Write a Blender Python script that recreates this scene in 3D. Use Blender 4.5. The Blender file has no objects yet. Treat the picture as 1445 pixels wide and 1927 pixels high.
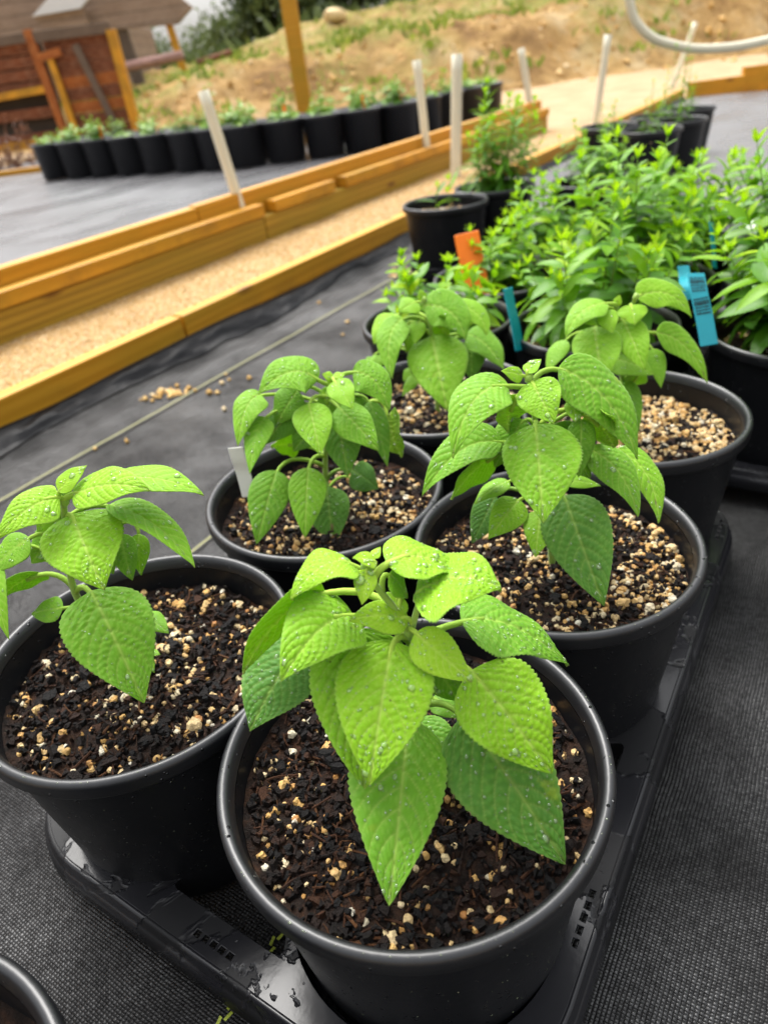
import bpy, bmesh, math, random
import numpy as np
from mathutils import Vector, Matrix, noise

# ------------------------------------------------------------------ camera, sky, sun, exposure
sc = bpy.context.scene
COL = sc.collection
cam_d = bpy.data.cameras.new('camera')
cam = bpy.data.objects.new('camera', cam_d); COL.objects.link(cam)
_m = [[0.991551, 0.12972, -0.0], [-0.071185, 0.544123, -0.83598], [-0.108444, 0.828916, 0.54876]]
cam.matrix_world = Matrix(((_m[0][0], _m[0][1], _m[0][2], 0.0), (_m[1][0], _m[1][1], _m[1][2], 0.0), (_m[2][0], _m[2][1], _m[2][2], 0.51511), (0, 0, 0, 1)))
cam_d.sensor_width = 36.0; cam_d.sensor_fit = 'AUTO'; cam_d.lens = 24.2417
cam_d.clip_start = 0.02; cam_d.clip_end = 400.0
cam_d.dof.use_dof = True; cam_d.dof.focus_distance = 0.40; cam_d.dof.aperture_fstop = 7.2
sc.camera = cam

SUN_EL, SUN_AZ = math.radians(58), math.radians(-20)      # azimuth clockwise from +Y (ahead, slightly left)
world = bpy.data.worlds.new('World'); sc.world = world; world.use_nodes = True
wn = world.node_tree; wn.nodes.clear()
w_out = wn.nodes.new('ShaderNodeOutputWorld'); w_bg = wn.nodes.new('ShaderNodeBackground')
w_sky = wn.nodes.new('ShaderNodeTexSky'); w_sky.sky_type = 'NISHITA'; w_sky.sun_disc = False
w_sky.sun_elevation = SUN_EL; w_sky.sun_rotation = SUN_AZ
w_sky.air_density = 1.6; w_sky.dust_density = 4.0; w_sky.ozone_density = 1.0
w_hs = wn.nodes.new('ShaderNodeHueSaturation'); w_hs.inputs['Saturation'].default_value = 0.14
w_tc = wn.nodes.new('ShaderNodeTexCoord'); w_sep = wn.nodes.new('ShaderNodeSeparateXYZ'); w_rp = wn.nodes.new('ShaderNodeMapRange'); w_mx = wn.nodes.new('ShaderNodeMix')
w_rp.inputs[1].default_value = 0.0; w_rp.inputs[2].default_value = 0.9; w_rp.inputs[3].default_value = 0.42; w_rp.inputs[4].default_value = 1.45   # an overcast sky is brighter overhead
w_mx.data_type = 'RGBA'; w_mx.blend_type = 'MULTIPLY'; w_mx.inputs['Factor'].default_value = 1.0
wn.links.new(w_tc.outputs['Generated'], w_sep.inputs[0]); wn.links.new(w_sep.outputs[2], w_rp.inputs[0])
wn.links.new(w_sky.outputs[0], w_hs.inputs['Color']); wn.links.new(w_hs.outputs[0], w_mx.inputs[6]); wn.links.new(w_rp.outputs[0], w_mx.inputs[7]); wn.links.new(w_mx.outputs[2], w_bg.inputs[0])
w_bg.inputs[1].default_value = 0.15
wn.links.new(w_bg.outputs[0], w_out.inputs[0])
sun_d = bpy.data.lights.new('sun', 'SUN'); sun_d.energy = 1.5; sun_d.angle = math.radians(35); sun_d.color = (1.0, 0.97, 0.92)
sun = bpy.data.objects.new('sun', sun_d); COL.objects.link(sun)
_sd = Vector((math.sin(SUN_AZ) * math.cos(SUN_EL), math.cos(SUN_AZ) * math.cos(SUN_EL), math.sin(SUN_EL)))
sun.rotation_euler = _sd.to_track_quat('Z', 'Y').to_euler(); sun.location = (0, 0, 20)
sc.view_settings.view_transform = 'Standard'; sc.view_settings.look = 'None'
sc.view_settings.exposure = 1.12; sc.view_settings.gamma = 1.0
sc.render.engine = 'CYCLES'; sc.cycles.max_bounces = 8; sc.cycles.transparent_max_bounces = 8
sc.cycles.use_denoising = True

rng = np.random.default_rng(7); random.seed(7)
PI = math.pi
TH = math.radians(54.5)
UA = np.array([math.cos(TH), math.sin(TH)]); NB = np.array([-math.sin(TH), math.cos(TH)])
def ab(a, b): return (UA[0] * a + NB[0] * b, UA[1] * a + NB[1] * b)
HR = 0.185                                    # height of a pot rim above the weed fabric

# ------------------------------------------------------------------ object helpers
def tag(o, label=None, cat=None, group=None, kind=None):
    if label: o['label'] = label
    if cat: o['category'] = cat
    if group: o['group'] = group
    if kind: o['kind'] = kind
    return o
def empty(name, loc=(0, 0, 0), rz=0.0):
    o = bpy.data.objects.new(name, None); COL.objects.link(o)
    o.location = loc; o.rotation_euler = (0, 0, rz); o.empty_display_size = 0.05
    return o
def link(name, me, parent=None):
    o = bpy.data.objects.new(name, me); COL.objects.link(o)
    if parent is not None: o.parent = parent
    return o
def mesh_np(name, V, Fq, mat=None, smooth=True, attrs=None, mat_idx=None, mats=None):
    """V (n,3); Fq list of arrays of faces (each array k-gons)"""
    me = bpy.data.meshes.new(name)
    V = np.asarray(V, dtype=np.float32)
    if not isinstance(Fq, (list, tuple)) or not hasattr(Fq[0], 'shape'): Fq = [Fq]
    Fq = [np.asarray(f, dtype=np.int32) for f in Fq if len(f)]
    loops = np.concatenate([f.ravel() for f in Fq]); cnt = np.concatenate([np.full(len(f), f.shape[1], dtype=np.int32) for f in Fq])
    me.vertices.add(len(V)); me.vertices.foreach_set('co', V.ravel())
    me.loops.add(len(loops)); me.loops.foreach_set('vertex_index', loops)
    me.polygons.add(len(cnt)); st = np.concatenate([[0], np.cumsum(cnt)[:-1]]).astype(np.int32)
    me.polygons.foreach_set('loop_start', st); me.polygons.foreach_set('loop_total', cnt)
    me.polygons.foreach_set('use_smooth', np.full(len(cnt), bool(smooth)))
    for m in (mats or ([mat] if mat else [])): me.materials.append(m)
    if mat_idx is not None: me.polygons.foreach_set('material_index', np.asarray(mat_idx, dtype=np.int32))
    for k, v in (attrs or {}).items():
        at = me.attributes.new(k, 'FLOAT', 'POINT'); at.data.foreach_set('value', np.asarray(v, dtype=np.float32))
    me.update(calc_edges=True); me.validate()
    return me
def grid_faces(nr, ncol, off=0, wrap=False):
    i = np.arange(nr - 1)[:, None]; j = np.arange(ncol if wrap else ncol - 1)[None, :]
    j2 = (j + 1) % ncol
    f = np.stack([i * ncol + j + 0 * j2, i * ncol + j2, (i + 1) * ncol + j2, (i + 1) * ncol + j + 0 * j2], -1).reshape(-1, 4)
    return f + off
class MB:
    """collects quads/tris/attrs into one mesh"""
    def __init__(s): s.V = []; s.F4 = []; s.F3 = []; s.A = {}; s.n = 0
    def add(s, V, F4=None, F3=None, **attrs):
        V = np.asarray(V, float)
        if F4 is not None and len(F4): s.F4.append(np.asarray(F4) + s.n)
        if F3 is not None and len(F3): s.F3.append(np.asarray(F3) + s.n)
        for k, v in attrs.items(): s.A.setdefault(k, []).append(np.broadcast_to(np.asarray(v, float), (len(V),)))
        s.V.append(V); s.n += len(V)
    def box(s, c, size, rot=None, **attrs):
        h = np.array(size) / 2
        V = np.array([[x, y, z] for x in (-1, 1) for y in (-1, 1) for z in (-1, 1)], float) * h
        if rot is not None: V = V @ np.asarray(rot).T
        s.add(V + np.array(c), F4=[[0, 1, 3, 2], [4, 6, 7, 5], [0, 4, 5, 1], [2, 3, 7, 6], [0, 2, 6, 4], [1, 5, 7, 3]], **attrs)
    def tube(s, pts, r, n=8, cap=True, **attrs):
        pts = np.asarray(pts, float); m = len(pts)
        r = np.broadcast_to(np.asarray(r, float), (m,))
        d = np.gradient(pts, axis=0); d /= np.linalg.norm(d, axis=1, keepdims=True) + 1e-12
        ref = np.array([0, 0, 1.0]) if abs(d[0][2]) < .9 else np.array([1.0, 0, 0])
        x0 = np.cross(d[0], ref); x0 /= np.linalg.norm(x0) + 1e-12; x = [x0]
        for i in range(1, m):
            v = x[-1] - d[i] * (x[-1] @ d[i]); x.append(v / (np.linalg.norm(v) + 1e-12))
        x = np.array(x); y = np.cross(d, x)
        t = np.arange(n) * 2 * PI / n
        V = pts[:, None] + r[:, None, None] * (np.cos(t)[None, :, None] * x[:, None] + np.sin(t)[None, :, None] * y[:, None])
        V = V.reshape(-1, 3); F = grid_faces(m, n, wrap=True)
        if cap:
            V = np.concatenate([V, pts[:1], pts[-1:]]); k = m * n
            F3 = [[k, (i + 1) % n, i] for i in range(n)] + [[k + 1, (m - 1) * n + i, (m - 1) * n + (i + 1) % n] for i in range(n)]
        else: F3 = None
        s.add(V, F4=F, F3=F3, **attrs)
    def lathe(s, prof, n=48, c=(0, 0, 0), **attrs):
        prof = np.asarray(prof, float); t = np.arange(n) * 2 * PI / n
        V = np.stack([prof[:, None, 0] * np.cos(t), prof[:, None, 0] * np.sin(t), np.broadcast_to(prof[:, None, 1], (len(prof), n))], -1).reshape(-1, 3) + np.array(c)
        s.add(V, F4=grid_faces(len(prof), n, wrap=True), **attrs)
    def mesh(s, name, mat, smooth=True):
        return mesh_np(name, np.concatenate(s.V), [np.concatenate(x) for x in (s.F4, s.F3) if x], mat, smooth, {k: np.concatenate(v) for k, v in s.A.items()})
    def obj(s, name, mat, parent=None, smooth=True): return link(name, s.mesh(name, mat, smooth), parent)
def bevel(o, w=0.003, seg=2):
    m = o.modifiers.new('bevel', 'BEVEL'); m.width = w; m.segments = seg; m.limit_method = 'ANGLE'; m.angle_limit = math.radians(40)
    return o
def fbm(p, sc_=1.0, oct_=4): return noise.fractal(Vector((p[0] * sc_, p[1] * sc_, p[2] * sc_ if len(p) > 2 else 0.0)), 1.0, 2.0, oct_)

# ------------------------------------------------------------------ materials
class NT:
    def __init__(s, name):
        s.m = bpy.data.materials.new(name); s.m.use_nodes = True; s.t = s.m.node_tree; s.t.nodes.clear()
        s.out = s.n('ShaderNodeOutputMaterial')
    def n(s, typ, **kw):
        o = s.t.nodes.new(typ)
        for k, v in kw.items():
            if k in ('op',): o.operation = v
            elif hasattr(o, k): setattr(o, k, v)
        return o
    def put(s, sock, v):
        if isinstance(v, bpy.types.NodeSocket): s.t.links.new(v, sock)
        elif v is not None:
            if hasattr(sock.default_value, '__len__') and not hasattr(v, '__len__'): v = (v, v, v, 1)[:len(sock.default_value)]
            elif hasattr(v, '__len__') and len(v) == 3 and len(sock.default_value) == 4: v = (*v, 1)
            sock.default_value = v
    def math(s, op, a, b=None, c=None, clamp=False):
        o = s.n('ShaderNodeMath'); o.operation = op; o.use_clamp = clamp
        s.put(o.inputs[0], a); s.put(o.inputs[1], b); s.put(o.inputs[2], c); return o.outputs[0]
    def mix(s, f, a, b, mode='MIX'):
        o = s.n('ShaderNodeMix'); o.data_type = 'RGBA'; o.blend_type = mode
        s.put(o.inputs['Factor'], f); s.put(o.inputs[6], a); s.put(o.inputs[7], b); return o.outputs[2]
    def ramp(s, f, stops, interp='LINEAR'):
        o = s.n('ShaderNodeValToRGB'); o.color_ramp.interpolation = interp; s.put(o.inputs[0], f)
        e = o.color_ramp.elements
        while len(e) < len(stops): e.new(.5)
        for i, (p, c) in enumerate(stops):
            e[i].position = p; e[i].color = (*c, 1) if hasattr(c, '__len__') else (c, c, c, 1)
        return o.outputs[0]
    def obj(s): return s.n('ShaderNodeTexCoord').outputs['Object']
    def mapping(s, v, scale=(1, 1, 1), rot=(0, 0, 0)):
        o = s.n('ShaderNodeMapping'); s.put(o.inputs[0], v); o.inputs['Scale'].default_value = scale; o.inputs['Rotation'].default_value = rot; return o.outputs[0]
    def noise(s, v, scale, detail=4, rough=.5, dist=0.0):
        o = s.n('ShaderNodeTexNoise'); s.put(o.inputs['Vector'], v); o.inputs['Scale'].default_value = scale; o.inputs['Detail'].default_value = detail
        o.inputs['Roughness'].default_value = rough; o.inputs['Distortion'].default_value = dist; return o.outputs[0]
    def voro(s, v, scale, feature='F1', out=0):
        o = s.n('ShaderNodeTexVoronoi'); o.feature = feature; s.put(o.inputs['Vector'], v); o.inputs['Scale'].default_value = scale; return o.outputs[out]
    def attr(s, name): o = s.n('ShaderNodeAttribute'); o.attribute_name = name; return o.outputs['Fac']
    def bump(s, h, dist, strength=1.0, normal=None):
        o = s.n('ShaderNodeBump'); s.put(o.inputs['Height'], h); o.inputs['Distance'].default_value = dist; o.inputs['Strength'].default_value = strength
        if normal is not None: s.put(o.inputs['Normal'], normal)
        return o.outputs[0]
    def bsdf(s, color, rough=.5, spec=.5, normal=None, **kw):
        o = s.n('ShaderNodeBsdfPrincipled'); s.put(o.inputs['Base Color'], color); s.put(o.inputs['Roughness'], rough); s.put(o.inputs['Specular IOR Level'], spec)
        if normal is not None: s.put(o.inputs['Normal'], normal)
        for k, v in kw.items(): s.put(o.inputs[k.replace('_', ' ')], v)
        return o.outputs[0]
    def mixsh(s, f, a, b):
        o = s.n('ShaderNodeMixShader'); s.put(o.inputs[0], f); s.t.links.new(a, o.inputs[1]); s.t.links.new(b, o.inputs[2]); return o.outputs[0]
    def done(s, sh): s.t.links.new(sh, s.out.inputs[0]); return s.m

def m_leaf():
    k = NT('leaf_green'); o = k.obj()
    tone = k.attr('tone'); vein = k.attr('vein'); edge = k.attr('edge'); mark = k.attr('mark')
    mott = k.noise(o, 90, 3)
    t2 = k.math('ADD', tone, k.math('MULTIPLY', k.math('SUBTRACT', mott, .5), .22))
    base = k.ramp(t2, [(0, (.070, .210, .030)), (.25, (.112, .310, .020)), (.5, (.185, .440, .014)), (.8, (.285, .570, .012)), (1, (.400, .650, .022))])
    vc = k.mix(.75, base, (.70, .82, .20))
    c = k.mix(k.math('MULTIPLY', vein, k.math('ADD', .34, k.math('MULTIPLY', tone, .45))), base, vc)
    c = k.mix(k.math('MULTIPLY', edge, .35), c, (.40, .56, .16))  # paler rim: light caught by the edge hairs, painted into the colour
    sp = k.ramp(k.noise(o, 55, 4, .6), [(.66, 0), (.74, .55)]); c = k.mix(sp, c, (.30, .40, .02))
    c = k.mix(k.math('MULTIPLY', k.math('LESS_THAN', k.voro(o, 75), .05), .7), c, (.10, .11, .02))
    c = k.mix(mark, c, k.mix(k.noise(o, 160, 3), (.10, .06, .02), (.34, .26, .12)))
    fine = k.bump(k.noise(o, 1500, 2), .00025, .6)
    tr = k.n('ShaderNodeBsdfTranslucent'); k.put(tr.inputs[0], k.mix(.5, c, (.43, .66, .004))); k.t.links.new(fine, tr.inputs['Normal'])
    p = k.bsdf(c, k.math('ADD', .42, k.math('MULTIPLY', mott, .25)), .30, fine, Sheen_Weight=.17, Sheen_Roughness=.45, Sheen_Tint=(.85, 1, .75))
    return k.done(k.mixsh(.44, p, tr.outputs[0]))
def m_bush():
    k = NT('bush_leaf'); o = k.obj(); tone = k.attr('tone')
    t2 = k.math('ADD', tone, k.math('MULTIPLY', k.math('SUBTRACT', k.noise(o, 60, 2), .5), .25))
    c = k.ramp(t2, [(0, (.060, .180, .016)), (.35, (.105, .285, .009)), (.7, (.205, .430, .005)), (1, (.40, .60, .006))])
    tr = k.n('ShaderNodeBsdfTranslucent'); k.put(tr.inputs[0], k.mix(.5, c, (.30, .54, .01)))
    wt = k.attr('wet'); p = k.bsdf(c, k.math('SUBTRACT', .38, k.math('MULTIPLY', wt, .30)), k.math('ADD', .28, k.math('MULTIPLY', wt, .7)), k.bump(k.noise(o, 400, 2), .0004, .5))
    return k.done(k.mixsh(.42, p, tr.outputs[0]))
def m_far_leaf(name, c0, c1):
    k = NT(name); o = k.obj(); tone = k.attr('tone')
    c = k.mix(tone, c0, c1)
    tr = k.n('ShaderNodeBsdfTranslucent'); k.put(tr.inputs[0], c)
    return k.done(k.mixsh(.25, k.bsdf(c, .5, .3), tr.outputs[0]))
def m_stem():
    k = NT('green_stem'); o = k.obj()
    c = k.mix(k.noise(o, 120, 2), (.20, .36, .03), (.30, .44, .08))
    return k.done(k.bsdf(c, .5, .3, k.bump(k.noise(o, 1500, 2), .0003, .6), Sheen_Weight=.4, Sheen_Tint=(.9, 1, .8)))
def m_twig():
    k = NT('brown_stem'); o = k.obj()
    return k.done(k.bsdf(k.mix(k.attr('tone'), (.13, .075, .035), (.16, .30, .03)), .6, .3))
def m_pot(name='black_plastic', spec=.30):
    k = NT(name); o = k.obj()
    sm = k.noise(o, 9, 4, .6); fine = k.noise(o, 140, 3)
    drops = k.voro(o, 230); dm = k.math('LESS_THAN', drops, .24)
    keep = k.math('GREATER_THAN', k.noise(o, 70, 2), .56)
    dm = k.math('MULTIPLY', dm, keep)
    h = k.math('MULTIPLY', k.math('SUBTRACT', .24, drops), dm)
    nb = k.bump(h, .006, 1.0, k.bump(fine, .0004, .35))
    c = k.mix(sm, (.0048, .0050, .0058), (.0105, .0110, .0130))
    sc_ = k.ramp(k.noise(k.mapping(o, (1, 1, .35)), 26, 6, .7), [(.60, 0), (.74, .6)]); c = k.mix(sc_, c, (.030, .027, .024))
    r = k.math('ADD', .27, k.math('MULTIPLY', sm, .22))
    r = k.math('SUBTRACT', r, k.math('MULTIPLY', dm, .22))
    return k.done(k.bsdf(c, r, spec, nb))
def m_tray():
    k = NT('tray_plastic'); o = k.obj()
    w = k.noise(o, 11, 5, .62, .6); wet = k.ramp(w, [(.47, 0), (.50, 1)])
    edge = k.ramp(w, [(.455, 0), (.485, 1), (.515, 0)])
    c = k.mix(wet, (.009, .009, .010), (.012, .012, .014))
    r = k.math('SUBTRACT', .50, k.math('MULTIPLY', wet, .31))
    nb = k.bump(wet, .0012, .6, k.bump(k.noise(o, 160, 2), .0003, .25))
    return k.done(k.bsdf(c, r, k.math('ADD', .20, k.math('MULTIPLY', wet, .12)), nb))
def m_soil():
    k = NT('potting_soil'); o = k.obj()
    c = k.ramp(k.noise(o, 75, 6, .7), [(.3, (.004, .0028, .0022)), (.46, (.014, .0075, .0048)), (.6, (.036, .016, .008)), (.76, (.095, .040, .016))])
    nb = k.bump(k.noise(o, 260, 5, .7), .004, 1.0, k.bump(k.noise(o, 70, 4), .006, .8))
    return k.done(k.bsdf(c, .75, .22, nb))
def m_bark():
    k = NT('bark_chip'); o = k.obj(); t = k.attr('tone')
    c = k.ramp(t, [(0, (.0065, .0058, .0058)), (.45, (.014, .0085, .0065)), (.62, (.034, .0145, .008)), (.85, (.085, .033, .013)), (1, (.14, .058, .020))])
    c = k.mix(k.math('MULTIPLY', k.noise(o, 300, 3), .6), c, (.004, .0035, .0035))
    return k.done(k.bsdf(c, .62, .22, k.bump(k.noise(o, 520, 5, .65), .003, 1.0)))
def m_perlite():
    k = NT('perlite_grain'); o = k.obj(); t = k.attr('tone')
    c = k.ramp(t, [(0, (.66, .62, .50)), (.22, (.64, .50, .275)), (.6, (.56, .335, .105)), (1, (.34, .135, .034))])
    c = k.mix(k.ramp(k.noise(o, 420, 3), [(.5, 0), (.75, .6)]), c, (.16, .09, .045))
    return k.done(k.bsdf(c, .6, .35, k.bump(k.noise(o, 700, 3), .0012, .8)))
def m_fabric(name='woven_fabric', base=.015, rough=.32):
    k = NT(name); o = k.obj()
    wob = k.noise(o, 14, 3)
    sx = k.n('ShaderNodeSeparateXYZ'); k.put(sx.inputs[0], o)
    u = k.math('ADD', k.math('MULTIPLY', sx.outputs[0], 1 / .0023), k.math('MULTIPLY', wob, 1.6))
    v = k.math('ADD', k.math('MULTIPLY', sx.outputs[1], 1 / .0028), k.math('MULTIPLY', k.noise(o, 21, 2), 1.2))
    cmb = k.n('ShaderNodeCombineXYZ'); k.put(cmb.inputs[0], u); k.put(cmb.inputs[1], v); cmb.inputs[2].default_value = .5
    ch = k.n('ShaderNodeTexChecker'); k.put(ch.inputs['Vector'], cmb.outputs[0]); ch.inputs['Scale'].default_value = 1.0
    hu = k.math('ABSOLUTE', k.math('SINE', k.math('MULTIPLY', u, PI))); hv = k.math('ABSOLUTE', k.math('SINE', k.math('MULTIPLY', v, PI)))
    hu2 = k.math('MULTIPLY', k.math('POWER', hu, .5), k.math('ADD', .55, k.math('MULTIPLY', hv, .45)))
    hv2 = k.math('MULTIPLY', k.math('POWER', hv, .5), k.math('ADD', .55, k.math('MULTIPLY', hu, .45)))
    h = k.mix(ch.outputs['Fac'], hu2, k.math('MULTIPLY', hv2, .8))
    cell = k.n('ShaderNodeTexWhiteNoise'); fl = k.n('ShaderNodeVectorMath'); fl.operation = 'FLOOR'; k.put(fl.inputs[0], cmb.outputs[0]); k.put(cell.inputs['Vector'], fl.outputs[0])
    rnd = cell.outputs['Value']
    h = k.math('ADD', h, k.math('MULTIPLY', rnd, .18))
    nb = k.bump(h, .0012, .9, k.bump(k.noise(o, 30, 3), .004, .35))
    dirt = k.noise(o, 5, 5, .6)
    c = k.mix(dirt, (base * .7, base * .7, base * .74), (base * 1.35, base * 1.3, base * 1.3))
    c = k.mix(k.math('MULTIPLY', k.math('SUBTRACT', 1, h, clamp=True), .8), c, (.006, .006, .006))
    r = k.math('ADD', rough - .08, k.math('ADD', k.math('MULTIPLY', dirt, .16), k.math('MULTIPLY', rnd, .08)))
    sp = k.math('MULTIPLY', k.math('ADD', .30, k.math('MULTIPLY', rnd, .55)), k.ramp(k.noise(o, 7, 5, .6), [(.38, .30), (.66, 1.15)]))
    return k.done(k.bsdf(c, r, sp, nb))
def m_wet_fabric():
    k = NT('wet_fabric'); o = k.obj()
    d = k.noise(k.mapping(o, (1, 2.2, 1)), 1.6, 5, .6)
    c = k.mix(d, (.050, .050, .053), (.115, .113, .118))
    r = k.math('ADD', .13, k.math('MULTIPLY', d, .30))
    return k.done(k.bsdf(c, r, .9, k.bump(k.noise(o, 9, 4), .012, .35, k.bump(k.noise(o, 260, 2), .001, .5))))
def m_wood(name='amber_timber', c0=(.51, .225, .008), c1=(.64, .305, .018), c2=(.33, .125, .008)):
    k = NT(name); o = k.obj()
    v = k.mapping(o, (1.0, 9, 9))
    g = k.n('ShaderNodeTexWave'); g.wave_type = 'RINGS'; g.rings_direction = 'X'; k.put(g.inputs['Vector'], k.mapping(o, (.35, 7, 7))); g.inputs['Scale'].default_value = 2.2; g.inputs['Distortion'].default_value = 7; g.inputs['Detail'].default_value = 3; g.inputs['Detail Scale'].default_value = 1.2
    f = k.noise(k.mapping(o, (1.2, 40, 40)), 3, 4)
    big = k.noise(k.mapping(o, (1.3, 5, 5)), 2.2, 4)
    c = k.mix(g.outputs['Fac'], c0, c1)
    c = k.mix(k.math('MULTIPLY', f, .35), c, c2)
    c = k.mix(k.ramp(big, [(.42, 0), (.70, .75)]), c, (c1[0] * .62, c1[1] * .72, c1[2] * .6))
    sx = k.n('ShaderNodeSeparateXYZ'); k.put(sx.inputs[0], o); st = k.math('MULTIPLY', k.ramp(sx.outputs[2], [(.035, 1), (.075, 0)]), k.ramp(k.noise(o, 7, 5, .65), [(.46, 0), (.62, .30)])); c = k.mix(st, c, (.06, .032, .014))
    kn = k.voro(k.mapping(o, (2.6, 9, 9)), 1.1); c = k.mix(k.ramp(kn, [(.04, .95), (.13, 0)]), c, (.13, .045, .008))
    ck = k.ramp(k.noise(k.mapping(o, (.8, 34, 34)), 3.1, 5, .7), [(.66, 0), (.71, .55)]); c = k.mix(ck, c, (.17, .07, .012))
    return k.done(k.bsdf(c, k.math('ADD', .42, k.math('MULTIPLY', f, .2)), .35, k.bump(f, .0015, .5)))
def m_gravel():
    k = NT('tan_gravel'); o = k.obj()
    v = k.n('ShaderNodeTexVoronoi'); k.put(v.inputs['Vector'], o); v.inputs['Scale'].default_value = 190
    c = k.ramp(k.math('FRACT', k.math('MULTIPLY', v.outputs['Color'], 7.31)), [(0, (.30, .175, .055)), (.4, (.48, .30, .115)), (.8, (.60, .41, .19)), (1, (.68, .53, .33))])
    c = k.mix(k.ramp(k.noise(o, 3.2, 5, .6), [(.35, 0), (.7, .45)]), c, (.33, .185, .075))
    c = k.mix(k.ramp(v.outputs['Distance'], [(.45, 0), (.8, .7)]), c, (.14, .075, .03))
    return k.done(k.bsdf(c, .75, .25, k.bump(k.math('SUBTRACT', 1, v.outputs['Distance']), .004, .9)))
def m_road():
    k = NT('road_gravel'); o = k.obj()
    c = k.ramp(k.noise(o, 3.5, 6, .62), [(.3, (.30, .20, .105)), (.5, (.39, .275, .155)), (.7, (.47, .35, .215))])
    c = k.mix(k.math('MULTIPLY', k.noise(o, 60, 4), .4), c, (.36, .22, .10))
    return k.done(k.bsdf(c, .8, .2, k.bump(k.noise(o, 45, 4), .02, .7)))
def m_dirt():
    k = NT('bank_dirt'); o = k.obj()
    c = k.ramp(k.noise(o, 1.3, 8, .66), [(.30, (.13, .068, .026)), (.42, (.30, .175, .066)), (.53, (.45, .28, .108)), (.72, (.56, .43, .25))])
    c = k.mix(k.ramp(k.noise(k.mapping(o, (1, 1, .5)), 5.5, 5, .7), [(.5, 0), (.75, .75)]), c, (.17, .095, .04))
    gm = k.math('MULTIPLY', k.attr('grass'), k.ramp(k.noise(o, 2.2, 6, .7), [(.38, 0), (.62, 1)]))
    c = k.mix(gm, c, k.mix(k.noise(o, 7, 4), (.16, .20, .035), (.36, .33, .10)))
    return k.done(k.bsdf(c, .9, .1, k.bump(k.noise(o, 7, 7, .7), .12, .9)))
def m_flat(name, c, rough=.5, spec=.4, var=.25, scale=30):
    k = NT(name); o = k.obj()
    n_ = k.noise(o, scale, 4)
    d = tuple(x * (1 - var) for x in c); e = tuple(min(1, x * (1 + var)) for x in c)
    return k.done(k.bsdf(k.mix(n_, d, e), rough, spec, k.bump(n_, .002, .3)))
def m_dew():
    k = NT('water_drop')
    g = k.n('ShaderNodeBsdfGlossy'); g.inputs['Roughness'].default_value = .04; g.inputs[0].default_value = (1, 1, 1, 1)
    t = k.n('ShaderNodeBsdfTransparent'); t.inputs[0].default_value = (.97, 1, .93, 1)
    fr = k.n('ShaderNodeFresnel'); fr.inputs[0].default_value = 1.45
    df = k.n('ShaderNodeBsdfDiffuse'); df.inputs[0].default_value = (.80, .95, .50, 1)  # pale tint paints in the brightening that a clear drop would focus
    body = k.mixsh(.08, t.outputs[0], df.outputs[0])
    return k.done(k.mixsh(k.math('ADD', .03, k.math('MULTIPLY', fr.outputs[0], 1.0)), body, g.outputs[0]))
M_LEAF = m_leaf(); M_BUSH = m_bush(); M_STEM = m_stem(); M_TWIG = m_twig(); M_POT = m_pot(spec=.22); M_RIM = m_pot('rim_plastic', .62); M_TRAY = m_tray()
M_SOIL = m_soil(); M_BARK = m_bark(); M_PERL = m_perlite(); M_FAB = m_fabric(); M_WET = m_wet_fabric(); M_WOOD = m_wood()
M_WOOD2 = m_wood('olive_timber', (.29, .165, .012), (.45, .265, .024), (.19, .085, .010))
M_GRAV = m_gravel(); M_ROAD = m_road(); M_DIRT = m_dirt(); M_DEW = m_dew()
M_PVC = m_flat('white_pipe', (.70, .655, .50), .35, .5, .08, 12)
M_TEAL = m_flat('teal_plastic', (.003, .27, .34), .35, .5, .12); M_ORANGE = m_flat('orange_plastic', (.96, .19, .0), .5, .4, .06)
M_WHITE = m_flat('white_plastic', (.66, .66, .60), .45, .4, .08); M_INK = m_flat('dark_print', (.006, .02, .025), .5, .3, .1)
M_THREAD = m_flat('olive_thread', (.16, .155, .055), .5, .3, .3, 300); M_CHAIN = m_flat('lime_thread', (.28, .33, .03), .5, .3, .3, 300)
def m_planks(name, c0, c1, c2, band=0.0, zs=7.0):
    k = NT(name); o = k.obj(); sx = k.n('ShaderNodeSeparateXYZ'); k.put(sx.inputs[0], o)
    n1 = k.noise(k.mapping(o, (1.5, 1.5, zs)), 2.2, 6, .65); n2 = k.noise(k.mapping(o, (5, 5, 30)), 3, 4)
    c = k.mix(k.ramp(n1, [(.35, 0), (.65, 1)]), c0, c1); c = k.mix(k.ramp(n2, [(.5, 0), (.72, .8)]), c, c2)
    if band:
        f = k.math('FRACT', k.math('DIVIDE', sx.outputs[2], band)); c = k.mix(k.ramp(f, [(.0, .85), (.10, 0), (.93, 0), (1, .85)]), c, (.03, .022, .018))
        rw = k.n('ShaderNodeTexWhiteNoise'); rw.noise_dimensions = '1D'; k.put(rw.inputs['W'], k.math('FLOOR', k.math('DIVIDE', sx.outputs[2], band))); c = k.mix(k.math('MULTIPLY', rw.outputs['Value'], .45), c, c2)
    return k.done(k.bsdf(c, .8, .2, k.bump(n2, .004, .6)))
M_BARN = m_planks('weathered_boards', (.18, .115, .08), (.28, .20, .15), (.36, .28, .225), .17); M_RUST = m_planks('red_barn_board', (.10, .035, .018), (.19, .065, .030), (.30, .17, .11))
M_RUSTO = m_planks('orange_barn_board', (.36, .11, .025), (.22, .07, .022), (.42, .20, .08)); M_METAL = m_flat('pale_roof_metal', (.62, .65, .70), .35, .5, .1, 3)
M_GREY = m_flat('grey_old_wood', (.12, .09, .07), .8, .2, .3, 8); M_DARKPOT = m_flat('far_black_plastic', (.017, .0175, .021), .45, .45, .3, 8)
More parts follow.
